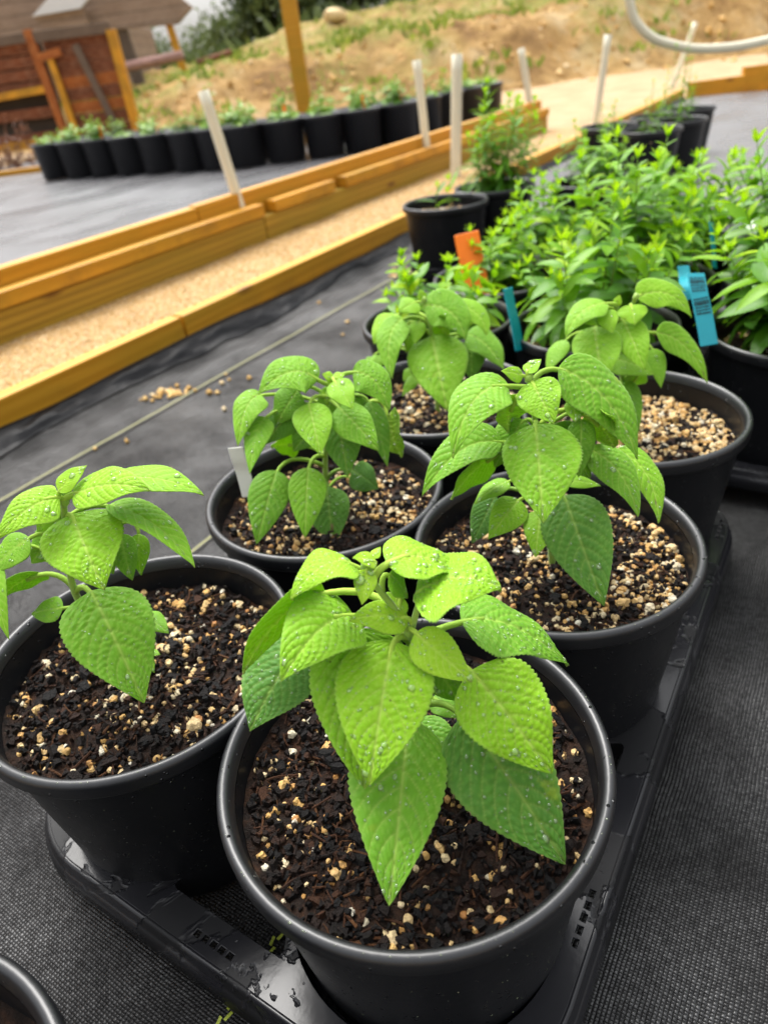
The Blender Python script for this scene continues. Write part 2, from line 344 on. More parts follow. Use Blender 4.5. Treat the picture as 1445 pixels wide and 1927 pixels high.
M_FARL = m_far_leaf('small_plant_leaf', (.11, .25, .03), (.30, .46, .06)); M_TREE = m_far_leaf('tree_leaf', (.035, .060, .018), (.150, .195, .060))
M_WEED = m_far_leaf('weed_leaf', (.13, .20, .025), (.34, .40, .06)); M_DRY = m_far_leaf('dry_twig', (.09, .032, .017), (.25, .11, .06)); M_TRUNK = m_flat('tree_bark', (.05, .04, .032), .9, .1, .3, 6)

# ------------------------------------------------------------------ setting: ground, weed fabric, gravel
def local_grid(a0, a1, na, b0, b1, nb, zf):
    A, B = np.meshgrid(np.linspace(a0, a1, na), np.linspace(b0, b1, nb), indexing='ij')
    Z = np.array([[zf(a, b) for b in np.linspace(b0, b1, nb)] for a in np.linspace(a0, a1, na)])
    return np.stack([A, B, Z], -1).reshape(-1, 3), grid_faces(na, nb)
def grid_obj(name, a0, a1, na, b0, b1, nb, zf, mat):
    V, F = local_grid(a0, a1, na, b0, b1, nb, zf)
    o = link(name, mesh_np(name, V, F, mat)); o.rotation_euler = (0, 0, TH); return o
gv = np.array([[-150, -150, -.04], [150, -150, -.04], [150, 150, -.04], [-150, 150, -.04]])
tag(link('ground', mesh_np('ground', gv, [[0, 1, 2, 3]], M_ROAD)), kind='structure')
def fab_z(a, b):
    z = .0022 * fbm((a * 4, b * 4), 1.0, 3)
    z = min(z, .0018) if b < .55 and -.1 < a < 1.6 else z
    if b > 1.05:                                   # a trough where the fabric sinks and folds up against the timber
        w = 1 + 1.1 * fbm((a * 2.6, 3.1), 1.0, 3)
        z += float(np.interp(b, [1.05, 1.11, 1.165, 1.20, 1.235, 1.256, 1.27], [0, .003, -.012, -.021, -.012, .001, .004])) * max(.35, w)
        z += .0035 * fbm((a * 9, b * 22), 1, 3) * min(1, (b - 1.05) / .1)
        z = max(z, -.034)
    if b < -.02 and a < 1.1: z += .010 * (.5 + .5 * math.sin(b * 20 + a * 3)) * min(1, (-.02 - b) / .1)
    return z - .002
fab = tag(grid_obj('weed_fabric', -.9, 6.35, 300, -2.6, 1.268, 240, fab_z, M_FAB), kind='structure')
def strip(name, b, w, a0, a1, mat, chain=False):
    mb = MB()
    if chain:
        a, k = a0, 0
        while a < a1:
            o = .0011 * (1 if k % 2 else -1)
            z = fab_z(a, b) + .004
            mb.add([[a, b + o - w / 2, z], [a + .0062, b + o * 2.2 - w / 2, z], [a + .0062, b + o * 2.2 + w / 2, z], [a, b + o + w / 2, z]], F4=[[0, 1, 2, 3]]); a += .0056; k += 1
    else:
        n = int((a1 - a0) / .02)
        P = np.array([[a0 + (a1 - a0) * i / n, b + s * w / 2, max(fab_z(a0 + (a1 - a0) * i / n, b + q) for q in (-.02, 0, .02)) + .004] for i in range(n + 1) for s in (-1, 1)])
        mb.add(P, F4=grid_faces(n + 1, 2))
    return mb.obj(name, mat, fab)
strip('marker_thread', .239, .0022, -.3, .6, M_CHAIN, True)
strip('marker_thread', .643, .0045, -.4, 3.0, M_THREAD)
strip('marker_thread', 1.04, .0055, -.4, 3.0, M_THREAD)
def fold_mesh():
    A = np.linspace(-.9, 6.3, 620); T_ = np.linspace(0, 1, 12); V = []
    for a in A:
        lo, hi = .050 + .030 * fbm((a * 3.1, 1.7), 1, 3), .009 + .012 * fbm((a * 2.3, 9.1), 1, 3)
        for t in T_:
            b = 1.2705 - lo * (1 - t); z = fab_z(a, b) * (1 - t) + .003 + hi * t ** 1.5 + .007 * fbm((a * 16, t * 2.2, 4.4), 1, 4) * math.sin(PI * min(1, t * 1.1))
            V.append((a, b, max(z, fab_z(a, b) + .0015)))
    k = NT('black_film'); o = k.obj(); m = k.done(k.bsdf((.005, .005, .006), k.math('ADD', .30, k.math('MULTIPLY', k.noise(o, 12, 4), .35)), .16, k.bump(k.noise(k.mapping(o, (1, 2, 2)), 40, 4), .004, .5)))
    return mesh_np('folded_edge', np.array(V), grid_faces(len(A), len(T_)), m)
link('folded_edge', fold_mesh(), fab)
def path_z(a, b):
    k = min(1, max(0, (a - 4.35) / .9)); return (.056 + .004 * fbm((a * 5, b * 5), 1, 3)) * (1 - k) - .02 * k
tag(grid_obj('gravel_path', -1.2, 6.5, 150, 1.309, 1.602, 20, path_z, M_GRAV), kind='structure')
bed2 = tag(grid_obj('wet_weed_fabric', -1.6, 4.36, 60, 1.682, 6.2, 60, lambda a, b: .08 + .004 * fbm((a * 3, b * 3), 1, 2), M_WET), kind='structure')
mb = MB()                                                        # loose stones lying on the gravel path
st0 = np.array([[1, 0, 0], [-1, 0, 0], [0, 1, 0], [0, -1, 0], [0, 0, 1], [0, 0, -1]], float); sf0 = [[0, 2, 4], [2, 1, 4], [1, 3, 4], [3, 0, 4], [2, 0, 5], [1, 2, 5], [3, 1, 5], [0, 3, 5]]
for i in range(13000):
    a = rng.uniform(-.2, 3.0); b = rng.uniform(1.312, 1.6); r = rng.uniform(.0011, .0027)
    p = ab(a, b); mb.add(st0 * r * rng.uniform(.6, 1.3, 3) * rng.uniform(.85, 1.15, (6, 1)) + np.array([p[0], p[1], path_z(a, b) + r * .3]), F3=sf0, tone=rng.uniform(0, 1))
k_ = NT('path_stone'); M_STONE = k_.done(k_.bsdf(k_.ramp(k_.attr('tone'), [(0, (.36, .20, .050)), (.5, (.57, .345, .105)), (.85, (.67, .46, .19)), (1, (.72, .59, .38))]), .65, .3))
tag(mb.obj('path_gravel', M_STONE, smooth=True), 'loose tan pea gravel covering the path between the timbers', 'gravel', kind='stuff')
mb = MB()                                                        # gravel spilled on the black fabric
spill = [(-.485, 1.102), (-.432, 1.114), (-.33, .987), (-.322, .935), (-.289, 1.379), (-.278, 1.347), (-.291, 1.332), (-.294, 1.284), (-.31, 1.287), (-.236, 1.341), (-.269, 1.197), (-.026, 1.616), (-.04, 1.533), (-.03, 1.62), (-.097, 1.817), (.155, 2.037), (.161, 1.945), (.138, 2.016), (-.433, .786)]
spill += [(-.395 + rng.normal(0, .022), 1.312 + rng.normal(0, .012)) for _ in range(60)] + [(.15 + rng.normal(0, .03), 1.99 + rng.normal(0, .05)) for _ in range(30)]
def in_ab(x, y): return x * UA[0] + y * UA[1], x * NB[0] + y * NB[1]
for i, (x, y) in enumerate(spill):
    a, b = in_ab(x, y); r = rng.uniform(.004, .0075) if i < 19 else rng.uniform(.0025, .006)
    mb.add(st0 * r * rng.uniform(.7, 1.3, 3) * rng.uniform(.85, 1.2, (6, 1)) + np.array([x, y, fab_z(a, b) + r * .55]), F3=sf0, tone=rng.uniform(.4, 1))
tag(mb.obj('spilled_gravel', M_STONE), 'tan gravel crumbs spilled over the black weed fabric beside the timber', 'gravel', kind='stuff')

# ------------------------------------------------------------------ timbers
def plank(name, a0, a1, b0, b1, z0, z1, mat, parent=None):
    L = a1 - a0; n = max(2, int(L / .25)); mb = MB()
    xs = np.linspace(-L / 2, L / 2, n + 1); V = []
    for x in xs:
        w = .0025 * fbm((x * 1.3 + a0, b0 * 9), 1, 2)
        V += [[x, b0 - b1 + w, 0], [x, w, 0], [x, w, z1 - z0], [x, b0 - b1 + w, z1 - z0]]
    V = np.array(V, float); V[:, 1] += (b1 - b0) / 2
    F = grid_faces(n + 1, 4, wrap=True); m = n * 4
    mb.add(V, F4=np.concatenate([F, [[3, 2, 1, 0], [m, m + 1, m + 2, m + 3]]]))
    o = mb.obj(name, mat, parent, smooth=False)
    c = ab((a0 + a1) / 2, (b0 + b1) / 2); o.location = (c[0], c[1], z0); o.rotation_euler = (0, 0, TH)
    return bevel(o, .003, 2)
G_T = 'timber edging boards round the beds'
for a0, a1, lab in ((-1.3, 1.080, 'amber timber nearest the camera on the near gravel edge, ending at the dark joint'),
                    (1.088, 2.62, 'amber timber along the near gravel edge between the dark joint and the small potted sprout'),
                    (2.624, 4.5, 'amber timber running behind the leafy bushes on the near gravel edge'),
                    (4.504, 6.36, 'amber timber at the far right corner where the near gravel edge meets the road')):
    tag(plank('edging_board', a0, a1, 1.272, 1.31, -.03, .0635, M_WOOD), lab, 'timber', G_T)
for a0, a1, m, lab in ((-1.3, 1.80, M_WOOD2, 'low dark olive timber with wavy grain on the far side of the gravel path'), (1.804, 3.2, M_WOOD2, 'low olive timber past the joint on the far side of the gravel path'), (3.204, 4.36, M_WOOD2, 'low timber at the far end of the far gravel edge behind the wispy plant')):
    tag(plank('edging_board', a0, a1, 1.604, 1.642, -.03, .128, m), lab, 'timber', G_T)
for a0, a1, lab in ((-1.3, 1.80, 'flat amber ledge plank lying on the low olive timber, nearest stretch'), (1.86, 2.20, 'short flat ledge block just past the gap in the ledge plank'), (2.27, 4.36, 'flat ledge plank at the far stretch below the upper timber')):
    tag(plank('ledge_board', a0, a1, 1.594, 1.640, .130, .166, M_WOOD), lab, 'timber', G_T)
for a0, a1, lab in ((-1.3, 1.56, 'upper amber timber at the left, lowest stretch ending at the leaning stake'), (1.564, 2.9, 'upper amber timber between the leaning stake and the two upright stakes'), (2.904, 4.36, 'upper amber timber at its far end behind the wispy plant')):
    tag(plank('edging_board', a0, a1, 1.642, 1.680, .03, .208 if a0 > 0 else .204, M_WOOD), lab, 'timber', G_T)
def board_xy(name, p0, p1, z0, z1, t, mat, label=None, cat=None, group=None, parent=None):
    p0 = np.array(p0, float); p1 = np.array(p1, float); d = p1 - p0; L = np.linalg.norm(d)
    mb = MB(); mb.box((0, 0, (z1 - z0) / 2), (L, t, z1 - z0))
    o = mb.obj(name, mat, parent, smooth=False); o.location = ((p0[0] + p1[0]) / 2, (p0[1] + p1[1]) / 2, z0); o.rotation_euler = (0, 0, math.atan2(d[1], d[0])); bevel(o, .003)
    if label: tag(o, label, cat, group)
    return o
board_xy('edging_board', (2.69, 5.93), (3.12, 5.94), -.03, .10, .04, M_WOOD, 'short timber closing the far end of the right bed beside the road', 'timber', G_T)
board_xy('edging_board', (3.125, 5.99), (4.6, 5.98), -.03, .15, .04, M_WOOD, 'taller timber at the right picture edge closing the far end of the bed', 'timber', G_T)
board_xy('edging_board', (-3.6, 5.72), (-2.02, 5.84), .0, .115, .05, M_WOOD, 'amber timber at the left picture edge in front of the dry shrub', 'timber', G_T)
tag(grid_obj('wet_weed_fabric', 2.35, 6.34, 50, -3.2, 1.20, 40, lambda a, b: .009 + .003 * fbm((a * 3, b * 3), 1, 2), M_WET), kind='structure')
# ------------------------------------------------------------------ white stakes and the pipe
def stake(p0, p1, r, label, group='white stakes along the beds'):
    p0 = np.array(p0, float); p1 = np.array(p1, float); bot = p0 + (p0 - p1) / np.linalg.norm(p0 - p1) * .12
    mid = (p0 + p1) / 2 + np.array([rng.uniform(-.004, .004), 0, 0])
    mb = MB(); n = 14; q = np.linspace(0, 1, 9)[:, None]
    pts = bot * (1 - q) ** 2 + 2 * q * (1 - q) * mid + p1 * q ** 2
    mb.tube(np.concatenate([pts, pts[-1:]]), np.concatenate([np.full(9, r), [r * .72]]), n, cap=False)
    d = (p1 - bot) / np.linalg.norm(p1 - bot); mb.tube([p1 + d * 1e-4, p1 - d * .03], r * .72, n)
    o = mb.obj('stake', M_PVC); o.location = bot; o.data.transform(Matrix.Translation(-Vector(bot)))
    return tag(o, label, 'stake', group)
stake((-.331, 2.39, .2), (-.363, 2.39, .487), .0165, 'cream stake leaning left on the upper timber, nearest and leftmost of the stakes')
stake((.386, 3.36, .2), (.372, 3.36, .484), .0175, 'thin white stake rising from the upper timber left of the tallest stake')
stake((.487, 3.208, .05), (.515, 3.208, .489), .0215, 'tallest thick white stake standing in the gravel behind the small potted sprout')
stake((1.118, 4.459, .19), (1.066, 4.459, .465), .0185, 'white stake at the far end of the upper timber, leaning left against the road')
stake((1.51, 4.517, .0), (1.563, 4.517, .477), .0195, 'white stake rising behind the group of black pots at right, leaning right')
stake((3.303, 7.605, .0), (3.447, 7.605, .457), .025, 'thin pale stake at the far roadside crossing the white pipe')
hp = np.array([(1.165, 3.2, .80), (1.166, 3.2, .70), (1.17, 3.2, .639), (1.181, 3.2, .59), (1.212, 3.2, .52), (1.28, 3.2, .461), (1.357, 3.2, .43), (1.467, 3.2, .403), (1.618, 3.2, .393), (1.755, 3.2, .401), (1.868, 3.2, .415), (2.1, 3.22, .44), (2.5, 3.25, .43), (3.0, 3.3, .30), (3.4, 3.3, .02)])
def smooth_pts(P, n):
    t = np.linspace(0, len(P) - 1, n); out = []
    for x in t:
        i = min(int(x), len(P) - 2); u = x - i
        p0, p1, p2, p3 = P[max(i - 1, 0)], P[i], P[i + 1], P[min(i + 2, len(P) - 1)]
        out.append(.5 * (2 * p1 + (p2 - p0) * u + (2 * p0 - 5 * p1 + 4 * p2 - p3) * u * u + (3 * p1 - p0 - 3 * p2 + p3) * u ** 3))
    return np.array(out)
hp = np.concatenate([[(1.30, 3.2, 2.0), (1.20, 3.2, 1.3)], hp])
mb = MB(); mb.tube(smooth_pts(hp, 90), .0165, 14)
tag(mb.obj('bent_pipe', M_PVC), 'bent white plastic pipe curving through the upper right corner', 'pipe')

# ------------------------------------------------------------------ pots, soil
def noise_poly(k):                                               # a rough stone: icosphere with jitter
    bm = bmesh.new(); bmesh.ops.create_icosphere(bm, subdivisions=1 if k < 0 else 2, radius=1)
    bm.verts.ensure_lookup_table(); V = np.array([v.co[:] for v in bm.verts]); F = np.array([[v.index for v in f.verts] for f in bm.faces]); bm.free()
    V = V * (1 + .38 * np.array([noise.noise(Vector(v * 1.5) + Vector((k * 7.7, 3, 1))) for v in V])[:, None] + .30 * np.array([noise.noise(Vector(v * 3.1) + Vector((k * 3.1, 9, 2))) for v in V])[:, None])
    return V, F
STONES = [noise_poly(k) for k in range(8)]
def rand_rot(r):
    q = r.normal(size=4); q /= np.linalg.norm(q); w, x, y, z = q
    return np.array([[1 - 2 * (y * y + z * z), 2 * (x * y - z * w), 2 * (x * z + y * w)], [2 * (x * y + z * w), 1 - 2 * (x * x + z * z), 2 * (y * z - x * w)], [2 * (x * z - y * w), 2 * (y * z + x * w), 1 - 2 * (x * x + y * y)]])
POT_R = .112
def pot_profiles(R=POT_R, H=HR):
    s = R / .112; z = H
    rim = [(.1035, z - .0135), (.1075, z - .0150), (.1105, z - .0145), (.1118, z - .0120), (.1112, z - .0085), (.1120, z - .0050), (.1112, z - .0016), (.1090, z - .0002), (.1066, z - .0006), (.1050, z - .0028), (.1038, z - .0055), (.1028, z - .0095)]
    wall = [(.1026, z - .0100), (.1012, z - .045), (.099, z - .052), (.097, z - .053), (.0, z - .056)]
    out = [(.104, z - .0140), (.1035, z - .030), (.0985, z - .080), (.0935, z - .125), (.0895, .016), (.0880, .012), (.085, .0105), (.0, .0105)]
    return [[(r * s, y) for r, y in p] for p in (rim, wall, out)]
def soil_mesh(seed, depth, R=.1016):
    nr, na = 44, 150; z0 = HR - depth; V = []
    for i in range(nr):
        r = R * (i / (nr - 1)) ** .75
        for j in range(na):
            t = j * 2 * PI / na; x, y = r * math.cos(t), r * math.sin(t)
            z = .0048 * noise.fractal(Vector((x * 30, y * 30, seed * 3.3)), 1, 2, 3) + .0030 * noise.fractal(Vector((x * 110, y * 110, seed * 1.7)), .8, 2, 4)
            V.append((x, y, z0 + z))
    return mesh_np('soil', V, grid_faces(nr, na, wrap=True), M_SOIL)
def soil_z(x, y, seed, depth): return HR - depth + .0048 * noise.fractal(Vector((x * 30, y * 30, seed * 3.3)), 1, 2, 3) + .0030 * noise.fractal(Vector((x * 110, y * 110, seed * 1.7)), .8, 2, 4)
def grains(seed, depth, n, size, bias, ang, orange):
    """perlite: bias pulls the grains towards direction ang and into clumps"""
    r = np.random.default_rng(seed * 13 + 1); mb = MB(); k = 0; tries = 0
    while k < n and tries < n * 30:
        tries += 1
        rr = .099 * math.sqrt(r.uniform()); t = r.uniform(0, 2 * PI); x, y = rr * math.cos(t), rr * math.sin(t)
        w = .5 + bias * (x * math.cos(ang) + y * math.sin(ang)) / .1
        cl = .5 + .9 * noise.noise(Vector((x * 34, y * 34, seed * 5.1))) + .35 * noise.noise(Vector((x * 90, y * 90, seed)))
        if r.uniform() > max(.03, w) * max(.05, cl) * 1.5: continue
        s = size * (.42 + .9 * r.beta(1.3, 3.2)) * (1.7 if r.uniform() < .06 else 1)
        V, F = STONES[r.integers(0, len(STONES))]
        V = (V * s * np.array([1, r.uniform(.7, 1), r.uniform(.6, .95)])) @ rand_rot(r).T
        z = soil_z(x, y, seed, depth)
        mb.add(V + np.array([x, y, z + s * r.uniform(-.25, .40)]), F3=F, tone=np.clip(r.beta(1.5, 1.6) * orange + r.normal(0, .06), 0, 1)); k += 1
    return mb.mesh('perlite', M_PERL, smooth=False)
def chips(seed, depth, n):
    r = np.random.default_rng(seed * 17 + 5); mb = MB()
    for k in range(n):
        rr = .098 * math.sqrt(r.uniform()); t = r.uniform(0, 2 * PI); x, y = rr * math.cos(t), rr * math.sin(t); z = soil_z(x, y, seed, depth)
        kind = r.uniform(); a = r.uniform(0, PI); tilt = r.normal(0, .22, 2)
        R_ = np.array(Matrix.Rotation(a, 3, 'Z') @ Matrix.Rotation(tilt[0], 3, 'X') @ Matrix.Rotation(tilt[1], 3, 'Y'))
        if kind < .80:                                           # flat bark chip
            L = r.uniform(.0011, .0042) * (2.1 if r.uniform() < .07 else 1); m = r.integers(5, 8); ph = np.sort(r.uniform(0, 2 * PI, m) * .35 + np.arange(m) * 2 * PI / m)
            rad = r.uniform(.65, 1.1, m) * L; asp = r.uniform(.45, .9); h = r.uniform(.0008, .0026)
            top = np.stack([rad * np.cos(ph) * .86, rad * np.sin(ph) * asp * .86, np.full(m, h) + r.normal(0, .0003, m)], 1); bot = np.stack([rad * np.cos(ph), rad * np.sin(ph) * asp, np.full(m, -h)], 1)
            V = np.concatenate([top, bot, [[0, 0, h * 1.1]]]); F4 = [[i, i + m, (i + 1) % m + m, (i + 1) % m] for i in range(m)]; F3 = [[2 * m, i, (i + 1) % m] for i in range(m)]
            mb.add(V @ R_.T + np.array([x, y, z + h * .7]), F4=F4, F3=F3, tone=r.choice([0, .05, .2, .45, .5, .62, .75], p=[.12, .16, .2, .2, .16, .11, .05]))
        else:                                                    # fibre
            L = r.uniform(.006, .022); d = R_ @ np.array([1, 0, 0]); sd = R_ @ np.array([0, 1, 0]); q = np.linspace(-.5, .5, 5)[:, None]
            pts = np.array([x, y, z + .0016]) + d * q * L + sd * (q ** 2) * r.normal(0, .25) * L; pts[:, 2] = np.maximum(pts[:, 2], z + .0004)
            lim = np.hypot(pts[:, 0], pts[:, 1]).max()
            if lim > .1: continue
            mb.tube(pts, r.uniform(.00025, .0009), 5, tone=r.uniform(.45, 1))
    return mb.mesh('bark', M_BARK, smooth=False)
rp, wp, op = pot_profiles()
mb = MB(); mb.lathe(rp, 96); ME_RIM = mb.mesh('pot_rim', M_RIM)
mb = MB(); mb.lathe(op, 96); mb.lathe(wp, 96); ME_WALL = mb.mesh('pot_wall', M_POT)
def nrm(v): return v / (np.linalg.norm(v, axis=-1, keepdims=True) + 1e-12)
def dome(n1=8, n2=3):
    V = [(0, 0, 1.0)]; F3 = []; F4 = []
    for i in range(1, n2 + 1):
        a = i / n2 * PI / 2
        for j in range(n1): t = j * 2 * PI / n1; V.append((math.sin(a) * math.cos(t), math.sin(a) * math.sin(t), math.cos(a)))
    for j in range(n1): F3.append((0, 1 + j, 1 + (j + 1) % n1))
    for i in range(n2 - 1):
        for j in range(n1): F4.append((1 + i * n1 + j, 1 + (i + 1) * n1 + j, 1 + (i + 1) * n1 + (j + 1) % n1, 1 + i * n1 + (j + 1) % n1))
    return np.array(V), F4, F3
def pot_dew(seed):
    r = np.random.default_rng(seed); mb = MB(); DV, D4, D3 = dome(6, 2)
    for k in range(260):
        t = r.uniform(0, 2 * PI)
        if k < 200:
            z = .02 + .145 * r.uniform(); R_ = np.interp(z, [.016, .060, .105, .155, .171], [.0895, .0935, .0985, .1035, .104]); n = np.array([math.cos(t), math.sin(t), -.1]); p = np.array([R_ * math.cos(t), R_ * math.sin(t), z])
        else: p = np.array([.1092 * math.cos(t), .1092 * math.sin(t), HR - .0003]); n = np.array([math.cos(t) * .15, math.sin(t) * .15, 1])
        n = nrm(n); e1 = nrm(np.cross(n, [.1, .2, .97] if k < 200 else [1, 0, .1])); e2 = np.cross(n, e1); s = .00022 + .0006 * r.beta(1, 3.5)
        mb.add(DV[:, :1] * s * e1 + DV[:, 1:2] * s * e2 * r.uniform(1, 1.5) + DV[:, 2:] * s * .7 * n + p, F4=D4, F3=D3)
    return mb.mesh('dew', M_DEW)
SOILC = {}
def make_pot(x, y, label, group, seed=1, depth=.026, perl=(420, .0040, .1, 0, .8), bark=420, z=0.0, hero=True, rz=0):
    t = tag(empty('nursery_pot', (x, y, z), rz), label, 'pot', group)
    w_ = link('pot_wall', ME_WALL, t); link('pot_rim', ME_RIM, t)
    if seed < 7: dw = link('dew', pot_dew(seed), w_); dw['kind'] = 'stuff'
    key = (seed, depth, perl, bark)
    if key not in SOILC: SOILC[key] = (soil_mesh(seed, depth), grains(seed, depth, *perl), chips(seed, depth, bark))
    s = link('soil', SOILC[key][0], t)
    p = link('perlite', SOILC[key][1], s); p['kind'] = 'stuff'
    b = link('bark', SOILC[key][2], s); b['kind'] = 'stuff'
    return t
G1 = 'black pots in the near tray'
POTS = {1: (-.0024, .2548), 2: (-.1861, .3701), 3: (-.0531, .5598), 4: (.1305, .4359), 5: (.0788, .7438), 6: (.2669, .6324)}
CTR = '' 
make_pot(*POTS[1], 'black pot in front, nearest the camera, holding the big bright seedling', G1, 1, .026, (470, .0031, .12, .6, .95), 2600)
make_pot(*POTS[2], 'black pot at the left edge with much bare perlite soil, left of the front pot', G1, 2, .030, (640, .0034, .06, .5, .95), 2200)
make_pot(*POTS[3], 'black pot with a white label tucked in its left rim, behind the left pot', G1, 3, .028, (800, .0031, .30, -.35, .9), 1500)
make_pot(*POTS[4], 'black pot right of the centre beside the bare fabric, behind the front pot', G1, 4, .026, (1250, .0029, .34, -.1, .85), 1600)
make_pot(*POTS[5], 'black pot at the far left corner of the near tray, behind the labelled pot', G1, 5, .028, (560, .0040, .1, 0, .9), 900)
make_pot(*POTS[6], 'black pot at the far right corner of the near tray, thick pale perlite in it', G1, 6, .030, (1700, .0031, .30, -.3, .8), 500)
make_pot(-.256, .072, 'black pot cut off by the lower left picture corner', 'black pots beside the near tray', 7, .036, (120, .0035, .1, 0, .9), 400)
G2 = 'black pots holding the leafy bushes'
BP = [(.885, .49, 'black pot behind the near tray holding the low serrated plant'), (.915, .268, 'black pot with the upright teal tag at its left rim'), (.955, .02, 'large looking black pot at the right edge with the printed teal tag'),
      (1.11, .49, 'black pot with the orange tag standing in it'), (1.135, .265, 'black pot hidden under the middle bush, behind the teal tagged pot'), (1.17, .035, 'black pot under the right hand bush, behind the printed tag'),
      (1.34, .49, 'black pot in the third row behind the orange tag'), (1.365, .265, 'black pot in the third row under the tall middle shoots'), (1.385, .045, 'black pot in the third row seen through a gap in the right bush'),
      (1.98, .60, 'empty looking black pot half hidden behind the bush left of its tallest shoot'),
      (1.72, .905, 'black pot with a small sprout standing beside the near timber'), (1.93, .86, 'black pot holding the wispy narrow leaved plant'),
      (3.17, .91, 'leftmost black pot of the distant group before the road'), (2.98, .70, 'front black pot of the distant group before the road'), (3.22, .66, 'middle black pot of the distant group before the road'), (3.42, .78, 'rear black pot of the distant group before the road'), (3.62, .70, 'rightmost and farthest black pot of the distant group before the road')]
for i, (a, b, lab) in enumerate(BP):
    x, y = ab(a, b); make_pot(x, y, lab, G2 if i < 9 else 'black pots standing apart beyond the bushes', 11 + i % 3, .032, (200, .0044, .1, 0, .8), 200, z=0.0 if i < 9 else .0, rz=i * 1.3)
mb = MB(); mb.lathe([(.0, .004), (.096, .004), (.099, .012), (.103, .034), (.108, .040), (.109, .037), (.101, .009), (.098, .001), (0, .001)], 64)
o = mb.obj('saucer', M_POT); x, y = ab(1.72, .905); o.location = (x, y, .002); tag(o, 'black saucer under the pot with the small sprout', 'saucer')
# far row of pots on the second bed
mb = MB(); mb.lathe([(.0, .004), (.096, .004), (.104, .186), (.111, .188), (.112, .205), (.107, .207), (.103, .19), (.100, .18), (0, .178)], 36); ME_FAR = mb.mesh('pot_wall', M_DARKPOT)
mb = MB(); mb.lathe([(.0965, .1815), (.05, .184), (0, .183)], 36); ME_FSOIL = mb.mesh('soil', M_SOIL)
ROW = [(-1.779, 5.013), (-1.592, 4.902), (-1.404, 4.792), (-1.221, 4.684), (-1.027, 4.569), (-.828, 4.452), (-.655, 4.354), (-.493, 4.282), (-.276, 4.281), (-.056, 4.279), (.151, 4.30), (.36, 4.40), (.53, 4.64), (.70, 4.88), (.86, 5.08), (1.02, 5.26)]
FARROW = []
ORD = ['first', 'second', 'third', 'fourth', 'fifth', 'sixth', 'seventh', 'eighth', 'ninth', 'tenth', 'eleventh', 'twelfth', 'thirteenth', 'fourteenth', 'fifteenth', 'sixteenth', 'seventeenth', 'eighteenth']
for row in (0, 1):
    for i, (x, y) in enumerate(ROW):
        if row and i > 12: continue
        v = np.array([x, y]) / math.hypot(x, y) * .1
        if i < 7: v = v * .9; n2 = np.array([.08, .20])
        elif i < 11: n2 = np.array([.0, .23])
        else: n2 = np.array([-.17, .13])
        p = np.array([x, y]) + v + row * n2
        s = 1.0 if i < 7 else 1.07
        t = tag(empty('nursery_pot', (p[0], p[1], .081)), '%s black pot from the left end of the far %s row on the wet fabric' % (ORD[i], 'front' if row == 0 else 'rear'), 'pot', 'black pots in the far rows')
        t.scale = (s, s, 1.0)
        link('pot_wall', ME_FAR, t); link('soil', ME_FSOIL, t); FARROW.append((p[0], p[1], row, i))

# ------------------------------------------------------------------ carrying trays
def rrect(x0, x1, y0, y1, r, n=10):
    pts = []
    for cx, cy, a in ((x1 - r, y1 - r, 0), (x0 + r, y1 - r, PI / 2), (x0 + r, y0 + r, PI), (x1 - r, y0 + r, 1.5 * PI)):
        for k in range(n + 1): t = a + k / n * PI / 2; pts.append((cx + r * math.cos(t), cy + r * math.sin(t)))
    return pts
def rpoly(P, r, n=5):
    """polygon with rounded corners"""
    P = [np.array(p, float) for p in P]; out = []; m = len(P)
    for i in range(m):
        p, q0, q1 = P[i], P[i - 1], P[(i + 1) % m]
        d0 = (q0 - p) / np.linalg.norm(q0 - p); d1 = (q1 - p) / np.linalg.norm(q1 - p); rr = min(r, .45 * np.linalg.norm(q0 - p), .45 * np.linalg.norm(q1 - p))
        for k in range(n + 1): u = k / n; out.append(tuple((1 - u) ** 2 * (p + d0 * rr) + 2 * u * (1 - u) * p + u * u * (p + d1 * rr)))
    return out
def tray_plate(name, outline, holes, th, mat):
    cu = bpy.data.curves.new(name, 'CURVE'); cu.dimensions = '2D'; cu.fill_mode = 'BOTH'; cu.extrude = th / 2; cu.bevel_depth = .0004; cu.bevel_resolution = 1
    for P in [outline] + holes:
        s = cu.splines.new('POLY'); s.points.add(len(P) - 1); s.use_cyclic_u = True
        for i, (x, y) in enumerate(P): s.points[i].co = (x, y, 0, 1)
    tmp = bpy.data.objects.new('tmp_curve', cu); COL.objects.link(tmp)
    dg = bpy.context.evaluated_depsgraph_get(); me = bpy.data.meshes.new_from_object(tmp.evaluated_get(dg)); me.name = name
    COL.objects.unlink(tmp); bpy.data.objects.remove(tmp); bpy.data.curves.remove(cu)
    me.materials.clear(); me.materials.append(mat)
    return me
# tray local frame: x along the row of three, y across; pots at x = -.231, 0, .231 and y = +-.1095
px_, py_ = (-.231, 0, .231), (-.1095, .1095)
TX, TY = .336, .2145
outl = rrect(-TX, TX, -TY, TY, .085)
circ = lambda cx, cy, r: [(cx + r * math.cos(k * 2 * PI / 64), cy + r * math.sin(k * 2 * PI / 64)) for k in range(64)]
holes = [circ(x, y, .0905) for x in px_ for y in py_]
for sx in (-1, 1):                                               # openings between the pots
    holes.append(rpoly([(sx * .313, -.052), (sx * .313, .052), (sx * .247, .0125), (sx * .247, -.0125)][::sx], .010))
    holes.append(rpoly([(sx * (.1155 - .026), 0), (sx * .1155, .055), (sx * (.1155 + .026), 0), (sx * .1155, -.055)][::-sx], .014))
    for sy in (-1, 1): holes.append(rpoly([(sx * .1155 - .062, sy * .195), (sx * .1155 + .062, sy * .195), (sx * .1155 + .012, sy * .118), (sx * .1155 - .012, sy * .118)], .012))
